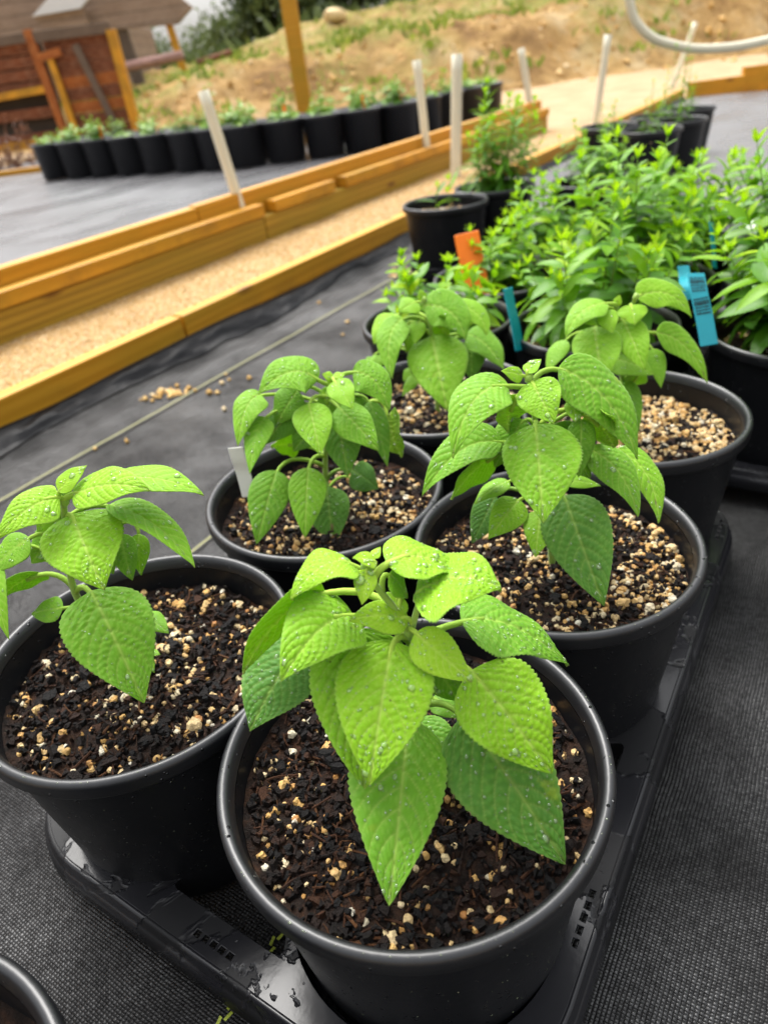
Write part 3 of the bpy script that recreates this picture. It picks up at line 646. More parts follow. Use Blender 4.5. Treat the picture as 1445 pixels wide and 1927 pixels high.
for sy in (-1, 1):
    for xx in (-.231, .231):
        for k in range(5): holes.append([(xx + .012 + k * .0085, sy * .2050), (xx + .012 + k * .0085 + .0062, sy * .2050), (xx + .012 + k * .0085 + .0062, sy * .2095), (xx + .012 + k * .0085, sy * .2095)])
for sx in (-1, 1):
    for k in range(5): holes.append([(sx * .3250, -.022 + k * .0072), (sx * .3298, -.022 + k * .0072), (sx * .3298, -.0166 + k * .0072), (sx * .3250, -.0166 + k * .0072)])
ME_PLATE = tray_plate('tray_top', outl, holes, .0016, M_TRAY)
mb = MB()                                                        # folded lip and skirt round the edge
oo = np.array(outl); m = len(oo)
nx = np.roll(oo, -1, 0) - np.roll(oo, 1, 0); nx = np.stack([nx[:, 1], -nx[:, 0]], 1); nx /= np.linalg.norm(nx, axis=1, keepdims=True)
prof = [(-.002, -.0005), (.0005, .0012), (.0025, .0013), (.0040, -.0006), (.0050, -.006), (.0062, -.0072), (.0078, -.0085), (.0086, -.0125), (.0098, -.022), (.0088, -.0225), (.0070, -.012), (.002, -.003)]
V = np.concatenate([np.concatenate([oo + nx * d, np.full((m, 1), z)], 1) for d, z in prof]); mb.add(V, F4=grid_faces(len(prof), m, wrap=True)[:, ::-1])
ME_LIP = mb.mesh('tray_lip', M_TRAY)
mb = MB()                                                        # cups the pots stand in
for x in px_:
    for y in py_: mb.lathe([(.0905, -.0002), (.0912, -.012), (.0900, -.034), (.088, -.0365), (.060, -.037), (.058, -.0355), (.086, -.0350), (.0888, -.031), (.0896, -.012), (.0897, -.0002)], 48, (x, y, 0))
ME_CUP = mb.mesh('tray_cup', M_TRAY)
def make_tray(a, b, rz, label):
    x, y = ab(a, b); t = tag(empty('carrying_tray', (x, y, .0445), TH + rz), label, 'tray', 'black carrying trays under the pots')
    link('tray_top', ME_PLATE, t); link('tray_lip', ME_LIP, t); link('tray_cup', ME_CUP, t); return t
make_tray(.430, .2585, 0, 'near black wet carrying tray holding the six seedling pots')
make_tray(1.125, .378, 0, 'black carrying tray under the left bushes behind the near tray')
make_tray(1.170, -.075, 0, 'black carrying tray under the right hand bushes at the right edge')
for a, b, lab in ((.965, -.20, 'black pot outside the right edge beside the printed tag pot'), (1.18, -.19, 'black pot outside the right edge under the rear right bush')):
    x, y = ab(a, b); make_pot(x, y, lab, G2, 12, .032, (200, .0044, .1, 0, .8), 200)

# ------------------------------------------------------------------ big leaved seedlings
SEEDLINGS = {"1": {"stems": [[[0.0, 0.2563, 0.1675], [0.0022, 0.2568, 0.2174], [0.0036, 0.2568, 0.2539], [0.0049, 0.2559, 0.2726]],
 [[0.0049, 0.2559, 0.2726], [0.0088, 0.2554, 0.2846], [0.0118, 0.2554, 0.2955]],
 [[0.0049, 0.2559, 0.2726], [-0.002, 0.2573, 0.2911], [-0.0087, 0.2581, 0.3051], [-0.0108, 0.2588, 0.3171]]], "leaves": [[[-0.0043, 0.2514, 0.2731], [-0.0135, 0.2212, 0.2603], [-0.0228, 0.1958, 0.2394], 0.0473, [0.015, -0.521, 0.853], 0.82, 0.06],
 [[-0.0225, 0.2644, 0.2728], [-0.0247, 0.2313, 0.2527], [-0.0265, 0.205, 0.2242], 0.0531, [-0.034, -0.631, 0.775], 0.68, 0.06],
 [[-0.0014, 0.2498, 0.2177], [-0.0102, 0.2053, 0.2117], [-0.021, 0.1647, 0.1938], 0.0498, [0.166, -0.302, 0.939], 0.42, 0.06],
 [[0.0331, 0.2421, 0.2553], [0.049, 0.2204, 0.2398], [0.0641, 0.2045, 0.2179], 0.0457, [0.095, -0.66, 0.745], 0.8, 0.06],
 [[0.0279, 0.2444, 0.2205], [0.0473, 0.2105, 0.2026], [0.0662, 0.1834, 0.1749], 0.0538, [0.046, -0.579, 0.814], 0.12, 0.06],
 [[0.0074, 0.2491, 0.2786], [0.0191, 0.2366, 0.273], [0.031, 0.2271, 0.2634], 0.0217, [-0.036, -0.595, 0.803], 0.95, 0.06],
 [[0.01, 0.2557, 0.2979], [0.0307, 0.2525, 0.3075], [0.0495, 0.244, 0.3036], 0.0574, [-0.1, 0.148, 0.984], 0.8, 0.06],
 [[-0.0018, 0.2624, 0.3135], [0.0164, 0.266, 0.3117], [0.035, 0.2661, 0.2973], 0.0383, [0.395, 0.087, 0.915], 0.84, 0.06],
 [[-0.017, 0.26, 0.3153], [-0.03, 0.2546, 0.3235], [-0.0467, 0.2423, 0.3157], 0.0308, [-0.029, 0.067, 0.997], 0.86, 0.06],
 [[-0.011, 0.2559, 0.3163], [-0.013, 0.2481, 0.3129], [-0.0155, 0.2418, 0.3076], 0.0109, [0.259, -0.567, 0.782], 1.0, 0.06],
 [[-0.0222, 0.2621, 0.2839], [-0.0377, 0.2475, 0.2909], [-0.0568, 0.2253, 0.2825], 0.0419, [0.192, -0.217, 0.957], 0.72, 0.22],
 [[0.0049, 0.2545, 0.2833], [-0.0091, 0.2499, 0.2926], [-0.023, 0.2457, 0.2954], 0.018, [0.466, -0.366, 0.806], 0.95, 0.06],
 [[-0.0353, 0.273, 0.2931], [-0.058, 0.2659, 0.2861], [-0.0823, 0.2548, 0.2618], 0.0403, [-0.525, 0.783, 0.334], 0.8, 0.06],
 [[-0.0516, 0.2801, 0.2566], [-0.067, 0.2571, 0.2511], [-0.082, 0.2369, 0.2382], 0.0459, [-0.055, -0.359, 0.932], 0.08, 0.06],
 [[0.0016, 0.2707, 0.1894], [0.0136, 0.2518, 0.1838], [0.0254, 0.2355, 0.1724], 0.0284, [0.037, -0.416, 0.909], 0.3, 0.06],
 [[0.0139, 0.2657, 0.2128], [0.0218, 0.2589, 0.2115], [0.0292, 0.2526, 0.2075], 0.0191, [0.169, -0.197, 0.966], 0.35, 0.06],
 [[0.0328, 0.2687, 0.2648], [0.0596, 0.2667, 0.2581], [0.0871, 0.2561, 0.2347], 0.0473, [0.483, -0.01, 0.875], 0.42, 0.06],
 [[-0.0067, 0.2583, 0.3181], [-0.0113, 0.2567, 0.3221], [-0.017, 0.2553, 0.3246], 0.0102, [0.553, -0.138, 0.822], 0.98, 0.06],
 [[-0.0012, 0.2635, 0.3061], [0.0032, 0.2616, 0.2996], [0.0058, 0.2603, 0.292], 0.0198, [0.855, -0.209, 0.474], 0.6, 0.06],
 [[-0.0084, 0.2619, 0.3182], [-0.0062, 0.2642, 0.3197], [-0.0038, 0.2668, 0.3202], 0.0053, [-0.094, -0.294, 0.951], 1.0, 0.06],
 [[-0.0037, 0.2682, 0.2458], [-0.0216, 0.2617, 0.2368], [-0.0375, 0.2582, 0.2233], 0.0294, [-0.355, -0.531, 0.77], 0.25, 0.06],
 [[0.0121, 0.2678, 0.2452], [0.0207, 0.2616, 0.2307], [0.0271, 0.2593, 0.214], 0.0242, [0.423, -0.802, 0.422], 0.3, 0.06],
 [[0.0024, 0.2637, 0.2917], [-0.0033, 0.258, 0.2881], [-0.0089, 0.2541, 0.2826], 0.0148, [-0.032, -0.671, 0.741], 0.85, 0.06]]}, "2": {"stems": [[[-0.205, 0.3691, 0.1662], [-0.21, 0.3745, 0.2073], [-0.2124, 0.3726, 0.2408], [-0.2035, 0.3726, 0.2792], [-0.194, 0.3723, 0.3096]]], "leaves": [[[-0.1968, 0.3634, 0.245], [-0.1774, 0.33, 0.2276], [-0.1616, 0.3017, 0.2003], 0.0549, [0.306, -0.438, 0.845], 0.48, 0.06],
 [[-0.1916, 0.3699, 0.3005], [-0.1791, 0.3446, 0.2912], [-0.1676, 0.323, 0.2746], 0.0488, [0.112, -0.436, 0.893], 0.8, 0.06],
 [[-0.1857, 0.3684, 0.3146], [-0.1585, 0.3597, 0.3232], [-0.1323, 0.3493, 0.3219], 0.0295, [-0.244, -0.334, 0.91], 0.84, 0.06],
 [[-0.1693, 0.3818, 0.3132], [-0.1368, 0.3758, 0.3149], [-0.1073, 0.3645, 0.305], 0.0298, [0.108, -0.083, 0.991], 0.72, 0.06],
 [[-0.1708, 0.3793, 0.2984], [-0.1412, 0.3618, 0.29], [-0.1176, 0.3394, 0.2705], 0.0286, [0.467, 0.006, 0.884], 0.62, 0.3],
 [[-0.1738, 0.3848, 0.2722], [-0.1725, 0.3755, 0.2593], [-0.1712, 0.3701, 0.2443], 0.0195, [0.021, -0.883, 0.468], 0.3, 0.06],
 [[-0.1656, 0.3924, 0.2655], [-0.1672, 0.3842, 0.2539], [-0.1688, 0.3795, 0.2404], 0.0145, [-0.017, -0.889, 0.458], 0.55, 0.06],
 [[-0.1936, 0.3679, 0.3138], [-0.2064, 0.3557, 0.3171], [-0.2226, 0.3373, 0.3092], 0.0286, [0.251, -0.373, 0.893], 0.84, 0.06],
 [[-0.1925, 0.3684, 0.3183], [-0.1842, 0.373, 0.3243], [-0.1756, 0.3794, 0.3277], 0.0141, [-0.094, -0.561, 0.822], 0.9, 0.06],
 [[-0.1985, 0.3768, 0.3129], [-0.212, 0.377, 0.3124], [-0.2248, 0.3788, 0.3086], 0.0154, [-0.176, -0.42, 0.89], 0.9, 0.06],
 [[-0.2023, 0.3751, 0.3011], [-0.2099, 0.3722, 0.2962], [-0.2173, 0.3717, 0.2904], 0.0176, [-0.033, -0.937, 0.348], 0.7, 0.06],
 [[-0.2214, 0.3665, 0.2898], [-0.2341, 0.3592, 0.2843], [-0.2461, 0.3546, 0.2753], 0.0222, [-0.177, -0.591, 0.787], 0.55, 0.06],
 [[-0.2339, 0.3805, 0.2528], [-0.2525, 0.3814, 0.2457], [-0.2692, 0.3785, 0.2352], 0.0352, [-0.341, 0.721, 0.603], 0.45, 0.06],
 [[-0.2451, 0.3612, 0.2818], [-0.2397, 0.3391, 0.2674], [-0.2339, 0.3219, 0.2474], 0.0128, [-0.043, -0.664, 0.746], 0.6, 0.06],
 [[-0.2243, 0.3711, 0.2276], [-0.2358, 0.3709, 0.228], [-0.247, 0.3721, 0.2254], 0.0192, [-0.105, -0.402, 0.909], 0.45, 0.06],
 [[-0.1753, 0.3727, 0.2119], [-0.1652, 0.3652, 0.2099], [-0.156, 0.3583, 0.2045], 0.0169, [0.225, -0.19, 0.956], 0.5, 0.06],
 [[-0.1781, 0.3649, 0.1817], [-0.1759, 0.3585, 0.1791], [-0.1735, 0.3532, 0.1748], 0.0072, [-0.092, -0.53, 0.843], 0.6, 0.06],
 [[-0.1772, 0.3656, 0.1828], [-0.1729, 0.3634, 0.1838], [-0.1685, 0.3613, 0.1835], 0.0061, [-0.129, -0.104, 0.986], 0.6, 0.06],
 [[-0.1932, 0.3726, 0.3119], [-0.1926, 0.3726, 0.3155], [-0.192, 0.3736, 0.3189], 0.0055, [0.042, -0.991, 0.128], 1.0, 0.06],
 [[-0.1932, 0.3726, 0.3119], [-0.19, 0.3712, 0.3143], [-0.1862, 0.3705, 0.316], 0.006, [-0.508, -0.683, 0.525], 1.0, 0.06],
 [[-0.1934, 0.3777, 0.2887], [-0.1849, 0.3704, 0.2724], [-0.1798, 0.3667, 0.2538], 0.0283, [0.613, -0.652, 0.445], 0.45, 0.06],
 [[-0.2099, 0.3802, 0.2833], [-0.2213, 0.3755, 0.2753], [-0.2322, 0.3743, 0.2653], 0.022, [-0.14, -0.878, 0.458], 0.5, 0.06]]}, "3": {"stems": [[[-0.0532, 0.5591, 0.1586], [-0.049, 0.5648, 0.202], [-0.0384, 0.5624, 0.2512], [-0.028, 0.5575, 0.2893]]], "leaves": [[[-0.0418, 0.5566, 0.2916], [-0.0626, 0.5517, 0.3041], [-0.0898, 0.5331, 0.2958], 0.0473, [0.241, -0.326, 0.914], 0.55, 0.06],
 [[-0.0924, 0.5649, 0.2823], [-0.1047, 0.5481, 0.2786], [-0.1141, 0.5218, 0.2568], 0.0294, [-0.064, -0.485, 0.872], 0.6, 0.06],
 [[-0.091, 0.5492, 0.2676], [-0.0991, 0.5306, 0.2592], [-0.1063, 0.5033, 0.2394], 0.0243, [0.071, -0.538, 0.84], 0.5, 0.06],
 [[-0.0676, 0.5657, 0.2652], [-0.0812, 0.5538, 0.2559], [-0.0953, 0.5464, 0.2432], 0.0276, [0.083, -0.8, 0.594], 0.2, 0.06],
 [[-0.0511, 0.5407, 0.2783], [-0.0478, 0.5169, 0.268], [-0.0452, 0.4968, 0.2515], 0.0331, [0.094, -0.509, 0.855], 0.68, 0.06],
 [[-0.03, 0.5551, 0.2637], [-0.028, 0.5283, 0.2461], [-0.0263, 0.5073, 0.2219], 0.0384, [0.028, -0.657, 0.753], 0.25, 0.06],
 [[-0.027, 0.5438, 0.2939], [-0.0208, 0.5293, 0.2884], [-0.0143, 0.5172, 0.2789], 0.0232, [-0.068, -0.514, 0.855], 0.72, 0.06],
 [[-0.0267, 0.5402, 0.2721], [-0.0122, 0.5201, 0.2615], [0.002, 0.5044, 0.2449], 0.0333, [0.029, -0.59, 0.807], 0.5, 0.06],
 [[-0.0109, 0.5622, 0.2928], [0.007, 0.5545, 0.2847], [0.0155, 0.5401, 0.2627], 0.0369, [0.35, -0.581, 0.735], 0.5, 0.06],
 [[0.0177, 0.5687, 0.248], [0.0173, 0.5546, 0.2318], [0.0227, 0.5423, 0.2151], 0.0671, [0.951, 0.295, -0.092], 0.85, 0.06],
 [[0.0003, 0.5602, 0.2642], [0.0048, 0.5384, 0.2439], [0.0081, 0.5229, 0.2183], 0.0208, [0.137, -0.757, 0.639], 0.3, 0.06],
 [[-0.0914, 0.5471, 0.2151], [-0.1012, 0.5168, 0.1992], [-0.1131, 0.4926, 0.1758], 0.0358, [0.21, -0.625, 0.752], 0.4, 0.06],
 [[-0.0617, 0.5396, 0.2182], [-0.0655, 0.5109, 0.2024], [-0.07, 0.4877, 0.1792], 0.0335, [0.094, -0.607, 0.789], 0.55, 0.06],
 [[-0.05, 0.5516, 0.1891], [-0.0493, 0.5276, 0.1732], [-0.0492, 0.5088, 0.1513], 0.0409, [0.077, -0.66, 0.748], 0.12, 0.06],
 [[-0.0248, 0.5626, 0.1968], [-0.0124, 0.5599, 0.1869], [-0.0024, 0.5599, 0.1744], 0.0324, [0.526, -0.603, 0.6], 0.0, 0.06],
 [[-0.0684, 0.5795, 0.2225], [-0.0824, 0.5787, 0.2251], [-0.0961, 0.5751, 0.2249], 0.0637, [-0.053, 0.725, 0.687], 0.85, 0.06],
 [[-0.0277, 0.5552, 0.2912], [-0.0318, 0.554, 0.295], [-0.0367, 0.5536, 0.2979], 0.0119, [0.575, -0.493, 0.653], 0.9, 0.06],
 [[-0.0273, 0.5551, 0.2911], [-0.0227, 0.5552, 0.2933], [-0.0177, 0.556, 0.2943], 0.0119, [-0.229, -0.498, 0.836], 0.9, 0.06],
 [[-0.033, 0.5661, 0.2805], [-0.0351, 0.5592, 0.2757], [-0.0375, 0.554, 0.2693], 0.0111, [0.172, -0.701, 0.692], 0.9, 0.06],
 [[-0.0261, 0.5672, 0.1856], [-0.0197, 0.5604, 0.182], [-0.0136, 0.555, 0.1762], 0.0128, [0.1, -0.542, 0.834], 0.45, 0.06],
 [[-0.04, 0.5619, 0.2595], [-0.0566, 0.5515, 0.2477], [-0.0728, 0.5465, 0.2324], 0.0347, [-0.069, -0.829, 0.554], 0.3, 0.06],
 [[-0.0241, 0.5618, 0.2776], [-0.0351, 0.5546, 0.2688], [-0.0459, 0.5511, 0.2576], 0.0263, [-0.059, -0.851, 0.521], 0.55, 0.06],
 [[-0.0202, 0.5695, 0.2712], [-0.013, 0.5568, 0.253], [-0.0071, 0.5497, 0.2317], 0.0307, [0.179, -0.853, 0.49], 0.35, 0.06],
 [[-0.0608, 0.5644, 0.2816], [-0.0729, 0.5573, 0.2705], [-0.0837, 0.554, 0.2565], 0.0297, [-0.268, -0.777, 0.57], 0.4, 0.06]]}, "4": {"stems": [[[0.1305, 0.4357, 0.1584], [0.1252, 0.4365, 0.2107], [0.1207, 0.4376, 0.2487], [0.1154, 0.4373, 0.2848], [0.11, 0.4354, 0.322]]], "leaves": [[[0.1128, 0.4289, 0.2901], [0.1063, 0.3932, 0.2761], [0.1014, 0.3625, 0.2528], 0.053, [-0.14, -0.467, 0.873], 0.62, 0.06],
 [[0.1107, 0.4323, 0.3208], [0.1135, 0.4154, 0.3138], [0.1178, 0.4013, 0.3028], 0.0299, [-0.317, -0.531, 0.786], 0.74, 0.06],
 [[0.0953, 0.4351, 0.3179], [0.0697, 0.421, 0.3183], [0.049, 0.3939, 0.2915], 0.0414, [-0.212, -0.346, 0.914], 0.55, 0.06],
 [[0.1019, 0.4449, 0.3072], [0.0967, 0.4416, 0.2949], [0.0944, 0.4359, 0.2826], 0.0583, [-0.791, 0.612, 0.019], 0.85, 0.06],
 [[0.089, 0.4305, 0.278], [0.0589, 0.426, 0.2784], [0.0276, 0.4096, 0.2552], 0.0363, [-0.232, -0.32, 0.919], 0.5, 0.25],
 [[0.088, 0.4359, 0.268], [0.0666, 0.4295, 0.2571], [0.0489, 0.4178, 0.2441], 0.0382, [-0.551, 0.772, 0.317], 0.6, 0.06],
 [[0.1324, 0.4435, 0.3234], [0.1606, 0.4256, 0.3034], [0.1766, 0.4019, 0.2673], 0.0449, [0.274, -0.657, 0.703], 0.45, 0.06],
 [[0.1534, 0.4396, 0.2883], [0.1628, 0.432, 0.2782], [0.1683, 0.4229, 0.2665], 0.0667, [0.879, 0.318, 0.356], 0.88, 0.06],
 [[0.1398, 0.4321, 0.3023], [0.1383, 0.4239, 0.299], [0.137, 0.4169, 0.2937], 0.0148, [-0.06, -0.483, 0.874], 0.7, 0.06],
 [[0.1482, 0.4382, 0.2843], [0.1436, 0.4227, 0.2705], [0.1395, 0.4116, 0.2528], 0.02, [-0.073, -0.751, 0.656], 0.4, 0.06],
 [[0.1554, 0.4372, 0.2591], [0.171, 0.4171, 0.2484], [0.1773, 0.3926, 0.2258], 0.0318, [0.166, -0.536, 0.828], 0.45, 0.06],
 [[0.1806, 0.4496, 0.2488], [0.1962, 0.4269, 0.2362], [0.1959, 0.3993, 0.2123], 0.0288, [0.233, -0.524, 0.819], 0.6, 0.06],
 [[0.1351, 0.4286, 0.2277], [0.1369, 0.3877, 0.2099], [0.1426, 0.3532, 0.1821], 0.0483, [-0.31, -0.515, 0.8], 0.12, 0.06],
 [[0.1175, 0.4283, 0.2163], [0.111, 0.4103, 0.2105], [0.1051, 0.3946, 0.1997], 0.0245, [-0.1, -0.411, 0.906], 0.68, 0.06],
 [[0.1029, 0.4368, 0.2238], [0.0887, 0.4219, 0.2196], [0.074, 0.4101, 0.2104], 0.0266, [0.066, -0.502, 0.862], 0.66, 0.06],
 [[0.0962, 0.4425, 0.238], [0.0814, 0.4352, 0.2362], [0.0675, 0.4289, 0.23], 0.0175, [-0.168, -0.212, 0.963], 0.6, 0.06],
 [[0.0892, 0.462, 0.213], [0.0775, 0.4487, 0.2016], [0.0661, 0.4397, 0.1863], 0.0254, [-0.059, -0.74, 0.67], 0.0, 0.06],
 [[0.1051, 0.4347, 0.3245], [0.0981, 0.4326, 0.3287], [0.0901, 0.4321, 0.3314], 0.0116, [0.406, -0.664, 0.628], 0.85, 0.06],
 [[0.1079, 0.4357, 0.326], [0.1135, 0.4385, 0.3299], [0.1196, 0.442, 0.3319], 0.0116, [-0.284, -0.32, 0.904], 0.8, 0.06],
 [[0.1398, 0.4463, 0.2291], [0.154, 0.4435, 0.2278], [0.1676, 0.442, 0.2226], 0.0142, [0.174, -0.295, 0.94], 0.7, 0.06],
 [[0.1306, 0.4419, 0.186], [0.1323, 0.4342, 0.1811], [0.1343, 0.4282, 0.1743], 0.0086, [-0.1, -0.663, 0.742], 0.3, 0.06],
 [[0.1295, 0.4436, 0.2797], [0.1412, 0.4312, 0.2624], [0.1527, 0.4249, 0.2421], 0.0319, [0.03, -0.887, 0.46], 0.4, 0.06],
 [[0.1079, 0.4427, 0.2875], [0.0946, 0.4343, 0.2748], [0.0835, 0.4298, 0.2587], 0.0279, [-0.366, -0.693, 0.621], 0.5, 0.06]]}, "5": {"stems": [[[0.0788, 0.743, 0.1582], [0.0783, 0.7441, 0.2145], [0.0771, 0.7431, 0.2586], [0.0727, 0.7442, 0.2912]]], "leaves": [[[0.0777, 0.7421, 0.2516], [0.0785, 0.7012, 0.2279], [0.0806, 0.6684, 0.1939], 0.0659, [-0.1, -0.615, 0.782], 0.62, 0.06],
 [[0.0719, 0.7411, 0.2865], [0.0985, 0.7281, 0.2794], [0.11, 0.708, 0.2542], 0.047, [0.025, -0.682, 0.731], 0.5, 0.06],
 [[0.1045, 0.747, 0.2828], [0.1281, 0.7346, 0.2712], [0.1343, 0.7185, 0.2521], 0.0304, [0.246, -0.579, 0.777], 0.7, 0.06],
 [[0.1188, 0.7551, 0.2441], [0.1383, 0.7416, 0.2326], [0.1537, 0.7224, 0.2088], 0.0463, [0.339, -0.499, 0.798], 0.45, 0.06],
 [[0.1238, 0.7618, 0.2324], [0.1211, 0.7451, 0.2164], [0.1192, 0.7334, 0.1964], 0.0341, [-0.125, -0.771, 0.625], 0.25, 0.06],
 [[0.0477, 0.7498, 0.2723], [0.0303, 0.7283, 0.2579], [0.0274, 0.6976, 0.2257], 0.0367, [-0.293, -0.572, 0.767], 0.55, 0.06],
 [[0.0426, 0.765, 0.2737], [0.0268, 0.7518, 0.2648], [0.0127, 0.7416, 0.2507], 0.0381, [-0.283, -0.462, 0.841], 0.8, 0.06],
 [[0.0659, 0.7468, 0.2679], [0.0613, 0.735, 0.2607], [0.0568, 0.7258, 0.2504], 0.0199, [0.015, -0.643, 0.766], 0.7, 0.06],
 [[0.0823, 0.7522, 0.2652], [0.0907, 0.7477, 0.2579], [0.0965, 0.7417, 0.2492], 0.0759, [0.799, 0.416, 0.435], 0.85, 0.06],
 [[0.0505, 0.7598, 0.2603], [0.051, 0.7499, 0.2485], [0.0477, 0.7415, 0.2361], 0.0419, [-0.923, 0.351, -0.158], 0.8, 0.06],
 [[0.0193, 0.7583, 0.2306], [0.0121, 0.7494, 0.2248], [0.0051, 0.7428, 0.2161], 0.0168, [-0.083, -0.639, 0.765], 0.6, 0.06],
 [[0.0573, 0.7424, 0.2065], [0.0474, 0.7309, 0.2017], [0.0375, 0.7217, 0.1932], 0.0142, [0.002, -0.542, 0.841], 0.6, 0.06],
 [[0.0536, 0.7569, 0.2103], [0.0476, 0.7501, 0.2068], [0.0417, 0.7449, 0.2011], 0.0131, [-0.041, -0.582, 0.812], 0.6, 0.06],
 [[0.0651, 0.7508, 0.2886], [0.0543, 0.7456, 0.2869], [0.0438, 0.742, 0.2823], 0.0287, [-0.054, -0.483, 0.874], 0.7, 0.06],
 [[0.0715, 0.7443, 0.2914], [0.0707, 0.7454, 0.297], [0.0693, 0.7478, 0.3021], 0.0119, [0.409, -0.841, 0.355], 0.9, 0.06],
 [[0.0095, 0.7628, 0.2284], [0.0057, 0.757, 0.2259], [0.002, 0.7524, 0.2218], 0.0117, [0.01, -0.545, 0.838], 0.5, 0.06]]}, "6": {"stems": [[[0.2666, 0.632, 0.1585], [0.2564, 0.635, 0.2069], [0.252, 0.6432, 0.2522], [0.247, 0.6454, 0.2919]],
 [[0.2519, 0.6442, 0.2573], [0.2581, 0.6449, 0.2802], [0.2646, 0.6443, 0.2976]]], "leaves": [[[0.2246, 0.6416, 0.2752], [0.22, 0.6124, 0.2594], [0.2175, 0.5884, 0.2361], 0.0456, [-0.236, -0.555, 0.798], 0.66, 0.06],
 [[0.252, 0.6391, 0.2787], [0.2542, 0.6141, 0.2645], [0.2589, 0.5939, 0.2445], 0.0326, [-0.326, -0.602, 0.729], 0.7, 0.06],
 [[0.2583, 0.6398, 0.2926], [0.257, 0.6293, 0.2874], [0.2562, 0.6205, 0.2795], 0.028, [-0.143, -0.544, 0.827], 0.8, 0.06],
 [[0.2643, 0.6423, 0.2982], [0.2952, 0.6441, 0.2972], [0.3159, 0.632, 0.2751], 0.0332, [0.21, -0.627, 0.75], 0.72, 0.06],
 [[0.2845, 0.6361, 0.2632], [0.3113, 0.6287, 0.2483], [0.3302, 0.6104, 0.2149], 0.0323, [0.285, -0.707, 0.647], 0.6, 0.06],
 [[0.2356, 0.64, 0.2965], [0.2099, 0.634, 0.2946], [0.1903, 0.6186, 0.2766], 0.0328, [-0.27, -0.285, 0.92], 0.62, 0.06],
 [[0.234, 0.6385, 0.2906], [0.2342, 0.6281, 0.2839], [0.2352, 0.6198, 0.2748], 0.0205, [-0.23, -0.636, 0.737], 0.8, 0.06],
 [[0.2013, 0.6576, 0.2595], [0.1884, 0.6456, 0.2498], [0.1777, 0.636, 0.2357], 0.0208, [-0.416, -0.428, 0.802], 0.55, 0.06],
 [[0.2425, 0.6398, 0.2415], [0.2601, 0.6255, 0.2383], [0.2776, 0.6138, 0.2292], 0.0354, [0.018, -0.408, 0.913], 0.62, 0.06],
 [[0.2836, 0.6373, 0.2468], [0.2831, 0.6208, 0.2341], [0.283, 0.6084, 0.2173], 0.0188, [-0.061, -0.712, 0.7], 0.55, 0.06],
 [[0.2527, 0.6359, 0.2174], [0.2542, 0.6115, 0.2008], [0.2581, 0.5924, 0.1785], 0.0298, [-0.295, -0.657, 0.694], 0.35, 0.06],
 [[0.2459, 0.6469, 0.2068], [0.245, 0.6388, 0.2012], [0.245, 0.6324, 0.1937], 0.0185, [-0.333, -0.619, 0.711], 0.15, 0.06],
 [[0.2245, 0.638, 0.2843], [0.2184, 0.6341, 0.2845], [0.2121, 0.6311, 0.2829], 0.0152, [0.157, -0.455, 0.877], 0.9, 0.06],
 [[0.2726, 0.6348, 0.2248], [0.2659, 0.636, 0.2161], [0.2607, 0.6347, 0.2064], 0.0486, [-0.504, 0.802, 0.32], 0.6, 0.06],
 [[0.2463, 0.6434, 0.2926], [0.247, 0.6432, 0.2976], [0.2487, 0.6438, 0.3023], 0.0094, [-0.782, -0.583, 0.221], 0.95, 0.06]]}}
OUT_T = np.array([0, .02, .05, .10, .17, .25, .34, .44, .55, .66, .76, .85, .92, .97, 1.0]); OUT_W = np.array([.06, .32, .55, .77, .92, .99, 1.0, .955, .845, .685, .510, .330, .180, .078, .0])
def bez(B, M, T, t):
    C = 2 * M - .5 * (B + T); t = t[:, None]
    return B * (1 - t) ** 2 + 2 * t * (1 - t) * C + T * t ** 2, 2 * (1 - t) * (C - B) + 2 * t * (T - C)
def nrm(v): return v / (np.linalg.norm(v, axis=-1, keepdims=True) + 1e-12)
